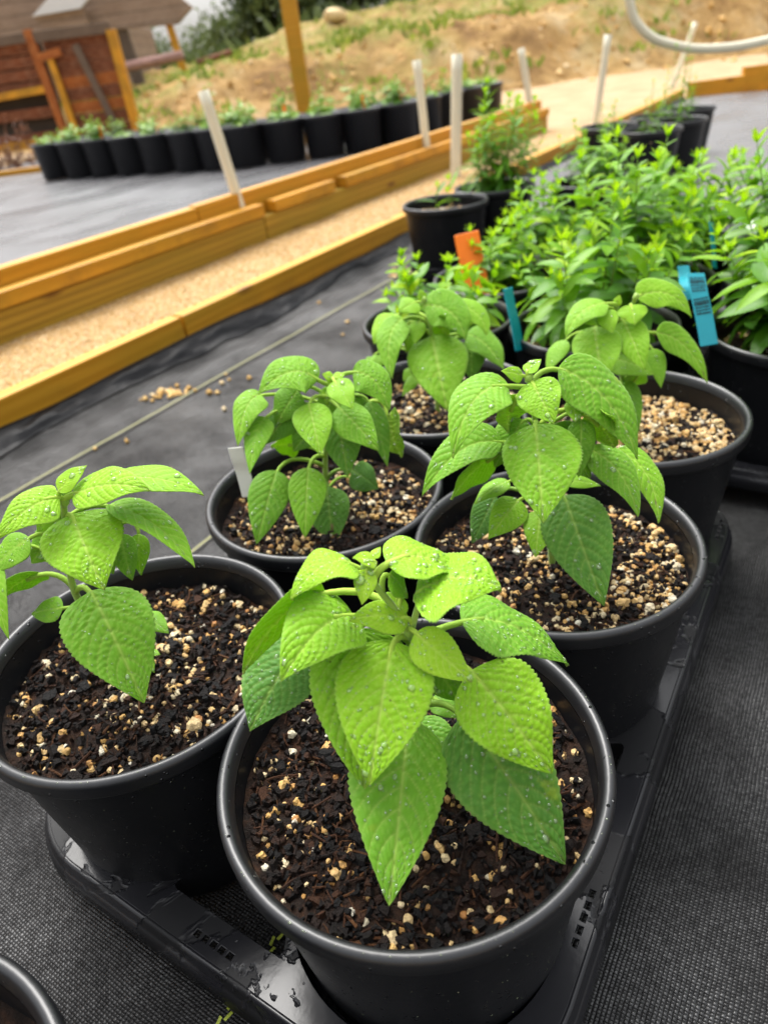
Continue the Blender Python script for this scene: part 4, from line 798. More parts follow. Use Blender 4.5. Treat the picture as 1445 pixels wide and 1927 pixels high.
def leaf_surface(B, M, T, W, nh, tone, fold, seed, nt=110, ns=37, quilt=1.0, teeth=24):
    r = np.random.default_rng(seed); B, M, T, nh = (np.array(x, float) for x in (B, M, T, nh))
    t = np.linspace(0, 1, nt); s = np.linspace(-1, 1, ns); L = np.linalg.norm(T - B)
    c, d = bez(B, M, T, t); d = nrm(d)
    side = nrm(np.cross(d, nh)); n = nrm(np.cross(side, d))
    ph = r.uniform(0, 1); hw = W / 2 * np.interp(t, OUT_T, OUT_W)
    tooth = np.abs(np.sin(PI * (t * teeth + ph))) ** .7
    edgef = 1 + (.050 * (tooth - .5) * np.clip(t * 12, 0, 1) * np.clip((1 - t) * 10, 0, 1))[:, None] * np.clip((np.abs(s)[None] - .80) / .2, 0, 1)
    S = np.broadcast_to(s[None], (nt, ns)); A = np.abs(S); Tt = np.broadcast_to(t[:, None], (nt, ns))
    asym = 1 + r.normal(0, .05) * np.sign(S)
    x = S * hw[:, None] * edgef * asym
    sh = (.26 * A + .20 * A ** 2) * (1.05 - .55 * Tt) * (W / max(L, 1e-6)) * 1.7       # lateral veins sweep towards the tip
    nv = 8.5; p = (Tt - sh) * nv + np.where(S > 0, .22, 0.0) + ph
    fr = np.abs(p - np.round(p)); vein_l = np.exp(-(fr / .080) ** 2) * np.clip((1.03 - A) * 6, 0, 1)
    mid = np.exp(-(x / (W * (.016 + .010 * (1 - Tt)))) ** 2)
    q = A * 8.5 + .5 * np.sin(p * 2.1 + ph * 5) + np.floor(p) * .37; fq = np.abs(q - np.round(q)); vein_t = np.exp(-(fq / .10) ** 2) * (1 - vein_l)
    pil = np.sin(PI * (p - np.floor(p))) ** .8 * (.25 + .75 * np.abs(np.sin(PI * (q - .0))) ** .8)
    amp = (.0125 + .0025 * np.sin(q * 2.7 + p * 1.9 + ph * 7)) * W * quilt * np.clip((1 - A) * 5, .15, 1)
    h = amp * (pil - .8 * vein_l) - .020 * W * mid * quilt + amp * .35 * np.sin(p * 9.1 + q * 5.3 + ph * 9)
    fade = np.clip(Tt * 14, 0, 1)
    drp = -r.uniform(.10, .20) * (x / (W / 2)) ** 2 * W * .5 + fold * np.abs(x)
    wav = .022 * W * A ** 2 * np.sin(2 * PI * (Tt * r.uniform(1.5, 2.4) + r.uniform()) + np.where(S > 0, 1.9, 0))
    off = h * fade + drp + wav
    V = c[:, None] + side[:, None] * x[..., None] + n[:, None] * off[..., None]
    vein = np.clip(np.maximum(np.maximum(mid, .75 * vein_l), .30 * vein_t), 0, 1); edge = np.clip((A - .93) / .07, 0, 1)
    return V, vein, edge, (c, d, side, n, hw), (nt, ns), x, off
def nearest_on(stems, q):
    best = None
    for st in stems:
        P = smooth_pts(np.array(st), 30)
        k = np.argmin(np.linalg.norm(P - q, axis=1) + np.maximum(0, P[:, 2] - q[2]) * 2.0)
        dd = np.linalg.norm(P[k] - q)
        if best is None or dd < best[0]: best = (dd, P[k])
    return best[1]
DOME = dome()
def make_seedling(key, root_xy, label, res, ndrop, marks=()):
    D = SEEDLINGS[str(key)]; base = np.array(D['stems'][0][0]); base[2] = HR - .034
    t = tag(empty('seedling', tuple(base)), label, 'seedling', 'big leaved seedlings in the near tray')
    mb = MB()
    for k, st in enumerate(D['stems']):
        P = np.array(st)
        if k == 0: P = np.concatenate([[base], P[1:]])
        P = smooth_pts(P, 26); r0 = .0029 if k == 0 else .0021
        mb.tube(P - base, np.linspace(r0, r0 * .62, len(P)), 9)
        for q in (P[-1],): mb.add(STONES[0][0] * np.array([.003, .003, .0042]) + q - base, F3=STONES[0][1])
    mb.obj('stem', M_STEM, t)
    dew = MB(); rr = np.random.default_rng(key * 31)
    for i, (B, M, T, W, nh, tone, fold) in enumerate(D['leaves']):
        big = W > .025
        nt, ns = (res if big else (int(res[0] * .6), int(res[1] * .65)))
        V, vein, edge, fr, (nt, ns), x, off = leaf_surface(B, M, T, W, nh, tone, fold, key * 100 + i, nt, ns, 1.0 if big else .7, 24 if big else 14)
        mark = np.zeros(nt * ns)
        for (li, mt, ms, mr) in marks:
            if li == i:
                tt, ss = np.meshgrid(np.linspace(0, 1, nt), np.linspace(-1, 1, ns), indexing='ij')
                nn = np.array([noise.noise(Vector((a * 9, b * 5, key))) for a, b in zip(tt.ravel(), ss.ravel())])
                mark = np.clip((mr - np.hypot((tt.ravel() - mt), (ss.ravel() - ms) * .5) + nn * mr * .55) / (mr * .25), 0, 1)
        lb = MB(); lb.add(V.reshape(-1, 3) - base, F4=grid_faces(nt, ns), tone=tone, vein=vein.ravel(), edge=edge.ravel(), mark=mark)
        Bv = np.array(B); root = nearest_on(D['stems'], Bv + np.array([0, 0, -.004])); d0 = fr[1][0]
        ln = np.linalg.norm(root - Bv)
        q = np.linspace(0, 1, 9)[:, None]; C = Bv - d0 * ln * .55 + np.array([0, 0, .003])
        P = root * (1 - q) ** 2 + 2 * q * (1 - q) * C + (Bv + d0 * .012 * min(1, W / .04)) * q ** 2
        pr = min(.0018, .0008 + W * .024)
        nb0 = lb.n; lb.tube(P - base - fr[3][0] * (pr * .9 + .024 * W) * (q ** 1.5), np.linspace(pr * 1.15, pr * .8, 9), 7, tone=min(1, tone + .25), vein=.7, edge=0, mark=0)
        ob = lb.obj('leaf', M_LEAF, t)
        sol = ob.modifiers.new('thickness', 'SOLIDIFY'); sol.thickness = .00035; sol.offset = 0
        if nh[2] < -.15: continue
        nd = int(ndrop * (W / .045) ** 1.3)
        for _ in range(nd):
            it = rr.integers(3, nt - 4); js = rr.integers(3, ns - 3); p = V[it, js]
            e1 = nrm(V[it + 1, js] - V[it - 1, js]); e2 = nrm(V[it, js + 1] - V[it, js - 1]); n = nrm(np.cross(e2, e1)); n = n if n @ np.array(nh) > 0 else -n
            if n[2] < -.1: continue
            s = .00040 + .0015 * rr.beta(.9, 5.0) + (.0012 if rr.uniform() < .03 else 0)
            DV = DOME[0] * np.array([1, 1, .62]) * s
            dew.add(DV[:, :1] * e1 * rr.uniform(.9, 1.35) + DV[:, 1:2] * np.cross(n, e1) + DV[:, 2:] * n + p + n * .0001 - base, F4=DOME[1], F3=DOME[2])
    if dew.n: d = dew.obj('dew', M_DEW, t); d['kind'] = 'stuff'
    return t
make_seedling(1, POTS[1], 'largest bright lime seedling in the front pot, wet drooping quilted leaves', (120, 41), 85)
make_seedling(2, POTS[2], 'lime seedling cut by the left picture edge, one big leaf hanging onto the soil', (110, 37), 60)
make_seedling(3, POTS[3], 'dense mid green seedling beside the white label, one low leaf with a brown burnt tip', (84, 29), 45, ((13, .88, -.25, .14), (13, .70, -.05, .06)))
make_seedling(4, POTS[4], 'wet seedling right of centre with a long dark leaf hanging over pale perlite', (96, 33), 60, ((11, .82, .1, .06),))
make_seedling(5, POTS[5], 'seedling at the far left of the near tray with one broad pointed leaf facing forward', (64, 23), 14)
make_seedling(6, POTS[6], 'pale lime seedling at the far right of the near tray, leaves reaching right', (64, 23), 18, ((4, .9, 0, .07),))

# ------------------------------------------------------------------ leafy bushes and small plants
def small_leaf(mb, B, d, up, L, W, tone, curl=.25, nt=6, wet=0.0):
    d = nrm(np.array(d, float)); side = nrm(np.cross(d, up)); n = np.cross(side, d)
    t = np.linspace(0, 1, nt); w = W / 2 * np.sin(PI * np.clip(t, .02, 1) ** .86) ** .75; w[-1] = W * .01; w[0] = W * .08
    c = np.array(B) + d * (t * L)[:, None] + n * (-(curl) * L * t ** 2)[:, None]
    V = np.stack([c - side * w[:, None] + n * (w * .30)[:, None], c, c + side * w[:, None] + n * (w * .30)[:, None]], 1).reshape(-1, 3)
    mb.add(V, F4=grid_faces(nt, 3), tone=tone, wet=wet)
def make_bush(x, y, z, label, group, n_stem, h, spread, LL, seed, lean=(0, 0), tone=.55, mat=None, gap=.0105, wr=.36, cat='plant', name='leafy_bush', stemmat=None, twig=.0014):
    r = np.random.default_rng(seed); t = tag(empty(name, (x, y, z)), label, cat, group)
    fo, st = MB(), MB()
    for k in range(n_stem):
        a = k * 2.399 + r.uniform(-.4, .4); rad = math.sqrt((k + .5) / n_stem)
        b0 = np.array([math.cos(a), math.sin(a), 0]) * rad * .035
        hh = h * (1.05 - .35 * rad ** 2) * r.uniform(.62, 1.16)
        top = np.array([math.cos(a) * rad * spread + lean[0], math.sin(a) * rad * spread + lean[1], hh])
        midp = b0 * .6 + top * .4 + np.array([math.cos(a), math.sin(a), .0]) * .012 * rad
        q = np.linspace(0, 1, 16)[:, None]; P = b0 * (1 - q) ** 2 + 2 * q * (1 - q) * midp + top * q ** 2
        st.tube(P, np.linspace(twig, twig * .45, 16), 5, tone=np.repeat(np.linspace(0, 1, 16), 5).tolist() + [0, 1])
        ln = np.linalg.norm(np.diff(P, axis=0), axis=1).sum(); nn = int(ln / gap); ph = r.uniform(0, PI)
        for i in range(nn):
            u = (i + 2) / (nn + 1)
            if u < .12 or u > 1: continue
            f = u * 15; i0 = min(14, int(f)); p = P[i0] + (P[i0 + 1] - P[i0]) * (f - i0); ax = nrm(P[i0 + 1] - P[i0])
            e1 = nrm(np.cross(ax, [.3, .9, .1])); e2 = np.cross(ax, e1); ph += PI / 2 + r.normal(0, .22)
            for s2 in (0, PI):
                if r.uniform() < .08: continue
                ang = ph + s2 + r.normal(0, .15); o = e1 * math.cos(ang) + e2 * math.sin(ang)
                rise = -.30 + 1.35 * u ** 2.2 + r.normal(0, .22); d = o + ax * rise
                L = LL * r.uniform(.6, 1.3) * (.72 + .5 * math.sin(PI * min(1, u * .95 + .05))) * (1 - .50 * max(0, u - .75) / .25)
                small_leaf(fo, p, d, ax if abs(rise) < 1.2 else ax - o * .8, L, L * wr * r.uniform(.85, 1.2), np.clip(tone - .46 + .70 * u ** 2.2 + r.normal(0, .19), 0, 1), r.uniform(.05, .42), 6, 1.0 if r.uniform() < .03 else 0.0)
        for s2 in range(4):
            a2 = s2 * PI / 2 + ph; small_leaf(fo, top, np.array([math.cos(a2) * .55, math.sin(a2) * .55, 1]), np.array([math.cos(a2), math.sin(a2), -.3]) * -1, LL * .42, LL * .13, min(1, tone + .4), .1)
    st.obj('stem', stemmat or M_TWIG, t); fo.obj('foliage', mat or M_BUSH, t)
    return t
GB = 'leafy bushes in the pots at right'
SZ = HR - .03
for i, (a, b, n, h, sp, LL, lab) in enumerate([
    (.915, .268, 15, .170, .115, .043, 'glossy bush rising behind the teal upright tag, second pot row'),
    (.955, .02, 15, .185, .125, .047, 'glossy bush at the right edge in front, hanging over the printed teal tag pot'),
    (1.11, .49, 13, .125, .095, .038, 'low bush beside the orange tag'),
    (1.135, .265, 18, .212, .130, .047, 'tall middle bush with bright upright shoots'),
    (1.17, .035, 19, .265, .145, .050, 'tall bush at the right with a brown bare stem top'),
    (1.34, .49, 15, .140, .110, .040, 'bush at the left side of the third row behind the orange tag'),
    (1.365, .265, 15, .175, .130, .045, 'bright bush in the third row below the distant pots'),
    (1.385, .045, 18, .240, .145, .045, 'sparser bush in the third row at the right, near the grey fabric'),
    (.965, -.20, 15, .22, .15, .050, 'bush at the extreme right edge beside the printed tag pot'),
    (1.18, -.19, 19, .31, .16, .050, 'bush behind at the extreme right edge with the highest leaf')]):
    x, y = ab(a, b); make_bush(x, y, SZ, lab, GB, n, h, sp, LL, 50 + i, lean=(.035, .0) if i == 2 else (0, 0))
x, y = ab(1.98, .60); make_bush(x, y, SZ, 'small bushy plant in the half hidden pot left of the distant group', 'plants beyond the bushes', 14, .17, .11, .030, 71, tone=.45)
x, y = ab(.885, .49); make_bush(x, y, SZ, 'low bright serrated plant behind the far left seedling', 'plants beyond the bushes', 17, .110, .105, .038, 72, tone=.62, wr=.5, gap=.012)
x, y = ab(1.72, .905); make_bush(x, y, SZ, 'tiny pale sprout in the pot beside the near timber', 'plants beyond the bushes', 3, .10, .03, .050, 73, tone=.6, gap=.02, wr=.22, name='sprout')
x, y = ab(1.93, .86); make_bush(x, y, SZ, 'wispy narrow leaved plant standing before the white stakes', 'plants beyond the bushes', 22, .245, .11, .050, 74, lean=(.03, .0), tone=.45, gap=.011, wr=.16, name='wispy_plant')
for i, (a, b, h, lab) in enumerate([(3.17, .91, .14, 'thin sprig in the leftmost distant pot'), (2.98, .70, .13, 'small reddish green plant in the front distant pot'), (3.22, .66, .30, 'tall thin sprig in the middle distant pot'), (3.42, .78, .20, 'feathery sprig in the rear distant pot'), (3.62, .70, .12, 'low sprig in the farthest distant pot')]):
    x, y = ab(a, b); make_bush(x, y, SZ, lab, 'sprigs in the distant pots', 4, h, .05, .035, 80 + i, tone=.45, gap=.016, wr=.2, name='sprig')
GF = 'small plants in the far rows'
protos = []
def copy_tree(o, loc, label, rz, s):
    c = o.copy(); COL.objects.link(c); c.location = loc; c['label'] = label; c.rotation_euler = (0, 0, rz); c.scale = (s, s, s)
    for ch in o.children: k = ch.copy(); COL.objects.link(k); k.parent = c
    return c
for i, (x, y, row, idx) in enumerate(FARROW):
    lab = 'small plant in %s pot from the left of the far %s row' % (ORD[idx], 'front' if row == 0 else 'rear')
    if len(protos) < 3:
        protos.append(make_bush(x, y, .255, lab, GF, 8, (.07, .10, .16)[len(protos)], (.09, .09, .07)[len(protos)], .05, 90 + i, tone=.5, gap=.02, wr=.55, mat=M_FARL, name='small_plant'))
    else:
        k = (0, 1, 0, 0, 1, 2)[i % 6] if row == 0 else (1, 2, 1, 2, 2)[i % 5]
        copy_tree(protos[k], (x, y, .255), lab, i * 1.7, (.8 + .4 * ((i * 37) % 10) / 10) * (.80 if idx < 6 else 1))
mt = MB(); mt.box((0, 0, .045), (.018, .0015, .09)); ME_TAG = mt.mesh('plant_tag', M_ORANGE, False)
for i in (2, 4, 6, 8, 10, 11, 12):
    x, y, row, idx = FARROW[i]; o = link('plant_tag', ME_TAG); o.location = (x + .03, y - .03, .262); o.rotation_euler = (.15, 0, .4 * i)
    tag(o, 'tiny orange tag in %s pot from the left of far front row' % ORD[idx], 'tag', 'tiny orange tags in the far row')
# sprigs standing taller behind the far rows
for i, (x, y, h) in enumerate([(-.02, 4.9, .34), (.12, 4.95, .24), (.62, 5.2, .40), (.80, 5.25, .30), (-.75, 5.1, .26), (-1.2, 5.3, .22)]):
    make_bush(x, y, .08, '%s tall weedy sprig behind the far pots, counted from the yellow post' % ORD[i].capitalize(), 'tall sprigs behind the far pots', 3, h + .17, .06, .07, 120 + i, tone=.6, gap=.045, wr=.55, mat=M_WEED, name='weedy_sprig')

# ------------------------------------------------------------------ plant tags
def flat_tag(name, P, w, th, mat, label, group=None, face=None):
    """a bent plastic strip following the points P, width along 'face'"""
    P = smooth_pts(np.array(P, float), 14); d = nrm(np.gradient(P, axis=0)); sd = nrm(np.array(face, float)); sd = nrm(sd - d * (d @ sd)[:, None]); n = np.cross(d, sd)
    V = np.stack([P - sd * w / 2 - n * th / 2, P + sd * w / 2 - n * th / 2, P + sd * w / 2 + n * th / 2, P - sd * w / 2 + n * th / 2], 1).reshape(-1, 3)
    b = P[0].copy(); k = (len(P) - 1) * 4
    mb = MB(); mb.add(V - b, F4=np.concatenate([grid_faces(len(P), 4, wrap=True), [[3, 2, 1, 0], [k, k + 1, k + 2, k + 3]]]))
    o = mb.obj(name, mat, smooth=False); o.location = b; bevel(o, .0006, 1); tag(o, label, 'tag', group); return o, P, d, sd, n, b
flat_tag('plant_tag', [(0.1971, 1.1199, 0.1711), (0.1956, 1.1341, 0.2018), (0.1921, 1.1506, 0.2361), (0.1894, 1.1631, 0.2643)], .040, .0012, M_ORANGE, 'blank bright orange plant tag standing at the left of the leafy bushes', 'plant tags in the pots', (0.992, -0.071, -0.108))
flat_tag('plant_tag', [(0.2041, 0.8591, 0.1746), (0.2016, 0.8717, 0.2030), (0.1976, 0.8842, 0.2312), (0.1956, 0.8900, 0.2491)], .026, .0014, M_TEAL, 'narrow teal tag seen edge on at the left rim of its pot', 'plant tags in the pots', (0.617, 0.610, -0.497))
_tg = flat_tag('plant_tag', [(0.3864, 0.7238, 0.2054), (0.3848, 0.7421, 0.2333), (0.3827, 0.7561, 0.2547), (0.3840, 0.7740, 0.2729)], .0215, .0012, M_TEAL, 'teal tag with dark print leaning at the left rim of the right edge pot', 'plant tags in the pots', (0.987, 0.012, -0.163))

# blocks of dark print on the teal tag (illegible rows of strokes)
_o, _P, _d, _s, _n, _b = _tg; _mb = MB(); _r = np.random.default_rng(3)
_nv = _n if (_n[6] @ (np.array(cam.location) - _P[6])) > 0 else -_n
def _at(u, v, e): 
    f = u * (len(_P) - 1); i = min(int(f), len(_P) - 2); q = f - i
    return _P[i] * (1 - q) + _P[i + 1] * q + _s[i] * v + _nv[i] * (.0010 + e) - _b
for u0, u1 in ((.36, .62), (.70, .92)):
    for k in range(6):
        ua = u0 + (u1 - u0) * k / 6; ub = ua + (u1 - u0) / 6 * (.50 if k != 3 else .85); v = -.0088
        while v < .0085:
            l = _r.uniform(.0012, .0042); v2 = min(v + l, .0088)
            _mb.add([_at(ua, v, 0), _at(ua, v2, 0), _at(ub, v2, 0), _at(ub, v, 0)], F4=[[0, 1, 2, 3]]); v = v2 + _r.uniform(.0003, .0009)
_mb.obj('print', M_INK, _o)
flat_tag('plant_tag', [(0.4003, 0.8163, 0.2279), (0.3998, 0.8252, 0.2416), (0.4096, 0.8515, 0.2451), (0.4119, 0.8646, 0.2559)], .015, .0012, M_TEAL, 'small teal tag leaning behind the printed one, half hidden by leaves', 'plant tags in the pots', (0.992, -0.071, -0.108))
flat_tag('plant_tag', [(0.5207, 0.9941, 0.2073), (0.5227, 1.0089, 0.2298), (0.5234, 1.0217, 0.2492), (0.5241, 1.0310, 0.2635)], .012, .0012, M_TEAL, 'thin teal tag upright among leaves at the far right beside a pot rim', 'plant tags in the pots', (0.793, 0.445, -0.416))
flat_tag('plant_tag', [(-0.1198, 0.5429, 0.1942), (-0.1211, 0.5482, 0.2167), (-0.1221, 0.5485, 0.2299), (-0.1229, 0.5504, 0.2420)], .0150, .0010, M_WHITE, 'plain white label tucked inside the rim beside the dense mid green seedling', 'plant tags in the pots', (0.946, -0.320, 0.062))

# ------------------------------------------------------------------ background: bank, trees, barn, gate, post
HNX = [-40, -6, -4, -2.84, -2.35, -2, -1.5, -1, -.5, 0, .7, 1.65, 2.9, 4.4, 7, 40]; HNV = [.3, .2, .25, .31, .45, .57, .60, .63, .67, .66, .71, .78, .77, .90, 1.1, 2.0]
HSX = [-40, -3, -1.8, -1.6, -1.1, -.44, .4, 1.24, 2.4, 5, 40]; HSV = [.70, .72, .74, .86, 1.02, 1.18, 1.23, 1.27, 1.32, 1.5, 2.5]
YBX = [-40, -4, -2, 0, 2.5, 6, 40]; YBV = [10.4, 10.4, 10.0, 9.9, 10.3, 11.2, 16]
def ss(x): x = min(1, max(0, x)); return x * x * (3 - 2 * x)
def hill(x, y):
    yb = np.interp(x, YBX, YBV) + .5 * fbm((x * .7, 1.3), 1, 3)
    a = ss((y - yb) / 1.7); z = np.interp(x, HNX, HNV) * a * (1 + .10 * fbm((x * .9, y * .9), 1, 3))
    z += (np.interp(x, HSX, HSV) - np.interp(x, HNX, HNV)) * ss((y - 13.2) / 3.2)
    if x < -2: z += ss((-x - 2) / 2) * ss((y - 10.5) / 2) * .10 * (1 - ss((y - 13) / 3))
    z += a * (.08 * fbm((x * 1.6, y * 1.6), 1, 4) + .08 * fbm((x * 4.5, y * 4.5), 1, 4) + .05 * abs(fbm((x * 3.5, y * .6, 5.0), 1, 3)))
    return z - .06 + .05 * a, a
xs = np.concatenate([np.linspace(-40, -6, 25)[:-1], np.linspace(-6, 8, 150), np.linspace(8, 40, 25)[1:]]); ys = np.concatenate([np.linspace(9.0, 18, 110), np.linspace(18, 60, 24)[1:]])
V, G = [], []
for x in xs:
    for y in ys:
        z, a = hill(x, y); V.append((x, y, z)); yb = np.interp(x, YBX, YBV)
        G.append(max(.75 * a * ss(fbm((x * .55, y * .55, 2.0), 1, 3) * 3 + .1), ss((y - yb - 2.0) / .8) * (1 - .5 * ss((y - 14.5) / 2)), .5 * ss((-x - 2.2) / .8) * ss((y - 10.8) / 1)))
tag(link('hill', mesh_np('hill', V, grid_faces(len(xs), len(ys))[:, ::-1], M_DIRT, attrs={'grass': G})), kind='structure')
def blades(name, label, pts, h, n_per, mat, seed, wide=.012, spread=.10):
    r = np.random.default_rng(seed); mb = MB()
    for (x, y, z) in pts:
        for _ in range(n_per):
            a = r.uniform(0, 2 * PI); L = h * r.uniform(.5, 1.2); p = np.array([x + r.normal(0, spread), y + r.normal(0, spread), z - .02])
            small_leaf(mb, p, [math.cos(a) * .5, math.sin(a) * .5, 1], np.array([-math.sin(a), math.cos(a), .2]), L, wide * r.uniform(.7, 1.4), r.uniform(0, 1), r.uniform(.1, .5), 5)
    o = mb.obj(name, mat); tag(o, label, 'grass', kind='stuff'); return o
r = np.random.default_rng(5); P = []
while len(P) < 420:
    x, y = r.uniform(-4.5, 6), r.uniform(10.8, 16.5); z, a = hill(x, y)
    if fbm((x * .8, y * .8, 4.0), 1, 2) > .02 and (y > np.interp(x, YBX, YBV) + 1.8 or r.uniform() < .12): P.append((x, y, z))
blades('bank_grass', 'patchy green grass and weeds growing on the dirt bank', P, .13, 6, M_WEED, 6, .022, .14)
P = []
while len(P) < 130:
    x, y = r.uniform(-4.0, 5.5), r.uniform(10.2, 14.5); z, a = hill(x, y)
    if a > .25 and (fbm((x * .9, y * .9, 9.0), 1, 2) > -.05): P.append((x, y, z))
blades('bank_weed', 'yellow green broad leaved weeds dotted over the dirt bank', P, .15, 11, M_WEED, 16, .055, .13)
mb = MB()                                                        # clods and stones on the bank
for i in range(520):
    x, y = r.uniform(-3.5, 6), r.uniform(10.0, 13.2); z, a = hill(x, y); k = .018 + .075 * r.beta(1, 4)
    if a < .05 and r.uniform() < .7: continue
    mb.add((st0 * k * r.uniform(.6, 1.3, 3) * r.uniform(.7, 1.2, (6, 1))) @ rand_rot(r).T + np.array([x, y, z + k * .2]), F3=sf0, tone=r.uniform(0, 1))
tag(mb.obj('bank_stones', M_STONE, smooth=False), 'tan clods and small stones strewn over the face of the dirt bank', 'stones', kind='stuff')
def make_tree(x, y, z, h, cr, label, seed, n=1500, lf=.16, tone=(0, 1)):
    r = np.random.default_rng(seed); t = tag(empty('tree', (x, y, z)), label, 'tree', 'trees beyond the dirt bank'); tr, cb = MB(), MB()
    q = np.linspace(0, 1, 8)[:, None]; ln = r.normal(0, .25, 2); P = np.concatenate([q * ln[0], q * ln[1], q * h * .8], 1); P[:, :2] += r.normal(0, .04, (8, 2)); tr.tube(P, np.linspace(.09, .03, 8) * h / 5, 8)
    cl = []
    for k in range(18):
        u = r.uniform(.06, .62); b = P[min(7, int(u * 8))]; a = r.uniform(0, 2 * PI); e = b + np.array([math.cos(a) * cr * r.uniform(.4, .9), math.sin(a) * cr * r.uniform(.4, .9), h * r.uniform(.08, .30)])
        qq = np.linspace(0, 1, 6)[:, None]; tr.tube(b * (1 - qq) + e * qq + np.array([0, 0, .12]) * np.sin(PI * qq), np.linspace(.03, .008, 6) * h / 5, 5); cl.append(e)
        for _ in range(2): cl.append(b * .35 + e * .65 + r.normal(0, .25, 3))
    cl = np.array(cl); per = n // len(cl)
    for c in cl:
        s = cr * r.uniform(.16, .32); tn = r.uniform(*tone)
        for _ in range(per):
            p = c + r.normal(0, s, 3) * np.array([1, 1, .7]); d = r.normal(size=3); small_leaf(cb, p, d, r.normal(size=3), lf * r.uniform(.6, 1.3), lf * .55, np.clip(tn + r.normal(0, .2), 0, 1), .2, 4)
    tr.obj('trunk', M_TRUNK, t); cb.obj('crown', M_TREE, t); return t
TREES = [(-5.1, 24, 1.5, .75, 1300, 'pale green bush like tree seen between the porch posts'), (-4.0, 25, 1.6, .70, 700, 'airy low tree just right of the barn roof against the white sky'), (-3.1, 24, 1.25, .70, 1000, 'low olive tree left of the gap of white sky'), (-2.35, 23, 1.7, .75, 1100, 'olive tree right of the gap of white sky'),
         (-1.5, 23, 3.0, 1.0, 2600, 'dark dense tree left of the yellow post'), (-.5, 22, 3.6, 1.1, 2800, 'dark tree directly behind the yellow post'), (.7, 23, 3.8, 1.2, 2800, 'dark tree right of the yellow post'), (2.2, 24, 4.0, 1.3, 2600, 'dark green tree above the pale rock on the bank'), (3.8, 23, 4.0, 1.3, 2400, 'dark tree above the middle of the bank'), (5.6, 22, 4.0, 1.4, 2400, 'low dark tree over the right part of the bank')]
for i, (x, y, h, cr, n, lab) in enumerate(TREES): make_tree(x, y, hill(x, y)[0] - .1, h, cr, lab, 200 + i, n, tone=(.45, 1) if i < 4 else (0, .75), lf=.13 if i < 4 else .20)
# weeds low on the far ground between barn and bank
blades('far_undergrowth', 'green undergrowth behind the porch posts and along the foot of the trees', [(x_, y_, hill(x_, y_)[0]) for x_, y_ in zip(r.uniform(-9, 7, 90), r.uniform(19.5, 21, 90))], .45, 12, M_TREE, 9, .10, .35)
bp = MB(); bp.box((0, 0, .9), (.10, .10, 1.8)); o = bp.obj('timber_post', M_WOOD, smooth=False); o.location = (-.175, 5.35, .02); bevel(o, .006); tag(o, 'tall yellow timber post standing behind the far row of pots', 'post')
# gate of red barn boards
g = tag(empty('wooden_gate', (0, 0, 0)), 'reddish barn board gate and fence panel with amber frame at the left edge', 'gate')
K = 9.5 / 7.0
def fp(x, z): return (x * K, .51508 + (z - .51508) * K)     # picture plane of the gate, 9.5 m away
def gbar(name, x0, z0, x1, z1, w, mat, y=9.5, t=.04):
    (x0, z0), (x1, z1) = fp(x0, z0), fp(x1, z1); d = np.array([x1 - x0, z1 - z0]); L = np.linalg.norm(d); an = math.atan2(d[1], d[0])
    b = MB(); b.box((0, 0, 0), (L, t, w)); o = b.obj(name, mat, g, smooth=False); o.location = ((x0 + x1) / 2, y, (z0 + z1) / 2); o.rotation_euler = (0, -an, 0); bevel(o, .004); return o
zz = np.linspace(.20, .93, 9)
for i in range(8):
    m = (M_RUST, M_RUST, M_RUSTO, M_RUST, M_RUSTO, M_RUST, M_RUST, M_RUST)[i]
    w = (zz[1] - zz[0]) * K - .004
    gbar('gate_board', -2.27, (zz[i] + zz[i + 1]) / 2, -1.70, (zz[i] + zz[i + 1]) / 2, w, m, 9.52 + .004 * (i % 2))
    if i not in (1, 3): gbar('gate_board', -3.4, (zz[i] + zz[i + 1]) / 2, -2.36, (zz[i] + zz[i + 1]) / 2, w * .93, (M_RUST, M_RUST, M_RUST, M_GREY, M_RUST, M_RUST, M_RUST, M_RUST)[i], 9.53 + .003 * (i % 2))
gbar('gate_gap_shade', -3.4, .54, -2.30, .54, 1.0, M_TRUNK, 9.58, .02)  # dark sheet added so the gaps between the boards look black with shade
gbar('gate_post', -1.692, .10, -1.688, .93, .10, M_WOOD, 9.46, .09); gbar('gate_post', -2.30, .12, -2.345, 1.0, .085, M_RUSTO, 9.46, .08); gbar('gate_post', -2.20, .14, -2.235, .84, .07, M_WOOD, 9.44, .05)
gbar('gate_rail', -2.34, .945, -1.69, .945, .10, M_GREY, 9.455, .05); gbar('gate_rail', -3.4, .935, -2.33, .95, .09, M_GREY, 9.455, .05); gbar('gate_rail', -3.4, .55, -2.33, .59, .075, M_WOOD, 9.45, .05); gbar('gate_rail', -3.4, .20, -2.18, .215, .09, M_WOOD, 9.45, .05); gbar('gate_rail', -2.33, .80, -2.13, .83, .08, M_RUSTO, 9.43, .05)
gbar('gate_brace', -1.83, .14, -2.0, .86, .075, M_GREY, 9.43, .05)
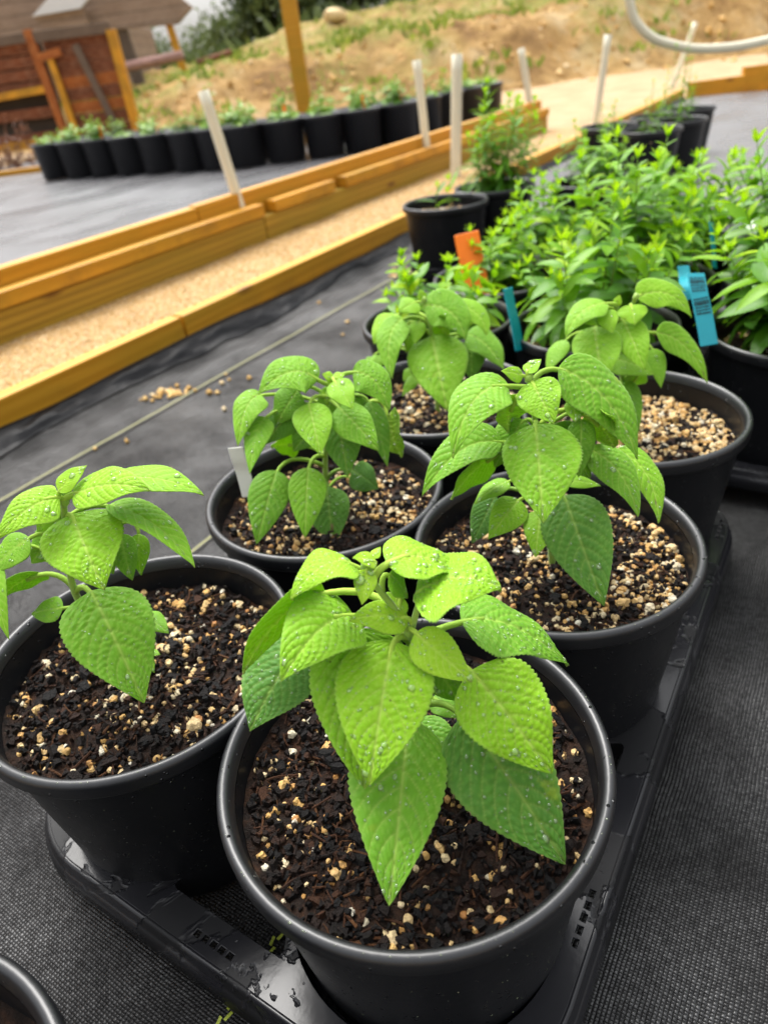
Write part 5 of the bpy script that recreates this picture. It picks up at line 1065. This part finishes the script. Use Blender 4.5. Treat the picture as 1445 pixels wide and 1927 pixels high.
# barn with porch
bn = tag(empty('barn', (0, 0, 0)), 'weathered grey brown barn with a gabled porch roof and a pale metal awning', 'barn')
KB = 14 / 12.0
def bp_(x, z): return (x * KB, .51508 + (z - .51508) * KB)
def prism(name, pts, y0, y1, mat):
    P = [bp_(*p) for p in pts]; n = len(P); V = [(x, y0, z) for x, z in P] + [(x, y1, z) for x, z in P]
    b = MB(); me = bpy.data.meshes.new(name); me.from_pydata(V, [], [tuple(range(n))[::-1], tuple(range(n, 2 * n))] + [(i, (i + 1) % n, (i + 1) % n + n, i + n) for i in range(n)]); me.materials.append(mat); me.update()
    return link(name, me, bn)
prism('wall', [(-7.5, .30), (-3.02, .30), (-3.02, 1.34), (-3.35, 2.5), (-7.5, 2.5)], 14.2, 18, M_BARN)
prism('porch_gable', [(-3.35, 1.24), (-1.98, 1.19), (-1.72, 1.36), (-2.35, 1.95), (-3.35, 2.1)], 13.9, 14.1, M_BARN)
prism('awning', [(-3.79, 1.455), (-3.14, 1.475), (-2.85, 1.66), (-3.42, 1.68)], 13.55, 13.62, M_METAL)
prism('awning_fascia', [(-3.79, 1.36), (-3.12, 1.25), (-3.12, 1.47), (-3.79, 1.45)], 13.64, 13.9, M_BARN)
for x0, x1, w, m in ((-2.78, -2.70, .16, M_GREY), (-2.10, -2.03, .09, M_WOOD)):
    prism('porch_post', [(x1 - w / 2, .55), (x1 + w / 2, .55), (x0 + w / 2, 1.25), (x0 - w / 2, 1.25)], 13.95, 14.07, m)
lg = MB(); lg.tube([(-3.25, 13.3, .80), (-2.2, 13.2, .86)], .07, 9); tag(lg.obj('fallen_plank', m_flat('pinkish_board', (.34, .20, .17), .7, .2, .3, 9)), 'pale pinkish beam lying on the rise behind the gate', 'beam')
lg = MB(); lg.tube([(-2.15, 14.0, .74), (-1.55, 14.2, .84)], .05, 9); tag(lg.obj('fallen_beam', M_RUST), 'dark reddish beam lying at the foot of the trees left of the yellow post', 'beam')
# dry shrub at the left edge
ds = tag(empty('dry_shrub', (-2.95, 6.5, .0)), 'dry leafless reddish brown shrub at the left edge behind the timber', 'shrub'); tw, lf = MB(), MB(); r = np.random.default_rng(77)
for k in range(90):
    a = r.uniform(0, 2 * PI); b = np.array([r.normal(0, .28), r.normal(0, .15), 0]); e = b + np.array([math.cos(a) * .16, math.sin(a) * .12, r.uniform(.15, .44)]); q = np.linspace(0, 1, 6)[:, None]
    Pq = b * (1 - q) + e * q + r.normal(0, .012, (6, 3)); tw.tube(Pq, np.linspace(.005, .002, 6), 4, tone=r.uniform(0, 1))
    for _ in range(9): i = r.integers(1, 6); small_leaf(lf, Pq[i], r.normal(size=3), r.normal(size=3), .05, .012, r.uniform(0, 1), .5, 4)
tw.obj('stem', M_DRY, ds); lf.obj('foliage', M_DRY, ds)
rk = MB(); rk.add(STONES[2][0] * np.array([.22, .16, .13]) + np.array([.28, 15.2, hill(.28, 15.2)[0] + .06]), F3=STONES[2][1], tone=.9); tag(rk.obj('rock', M_STONE), 'pale rock lying near the top of the dirt bank', 'rock')
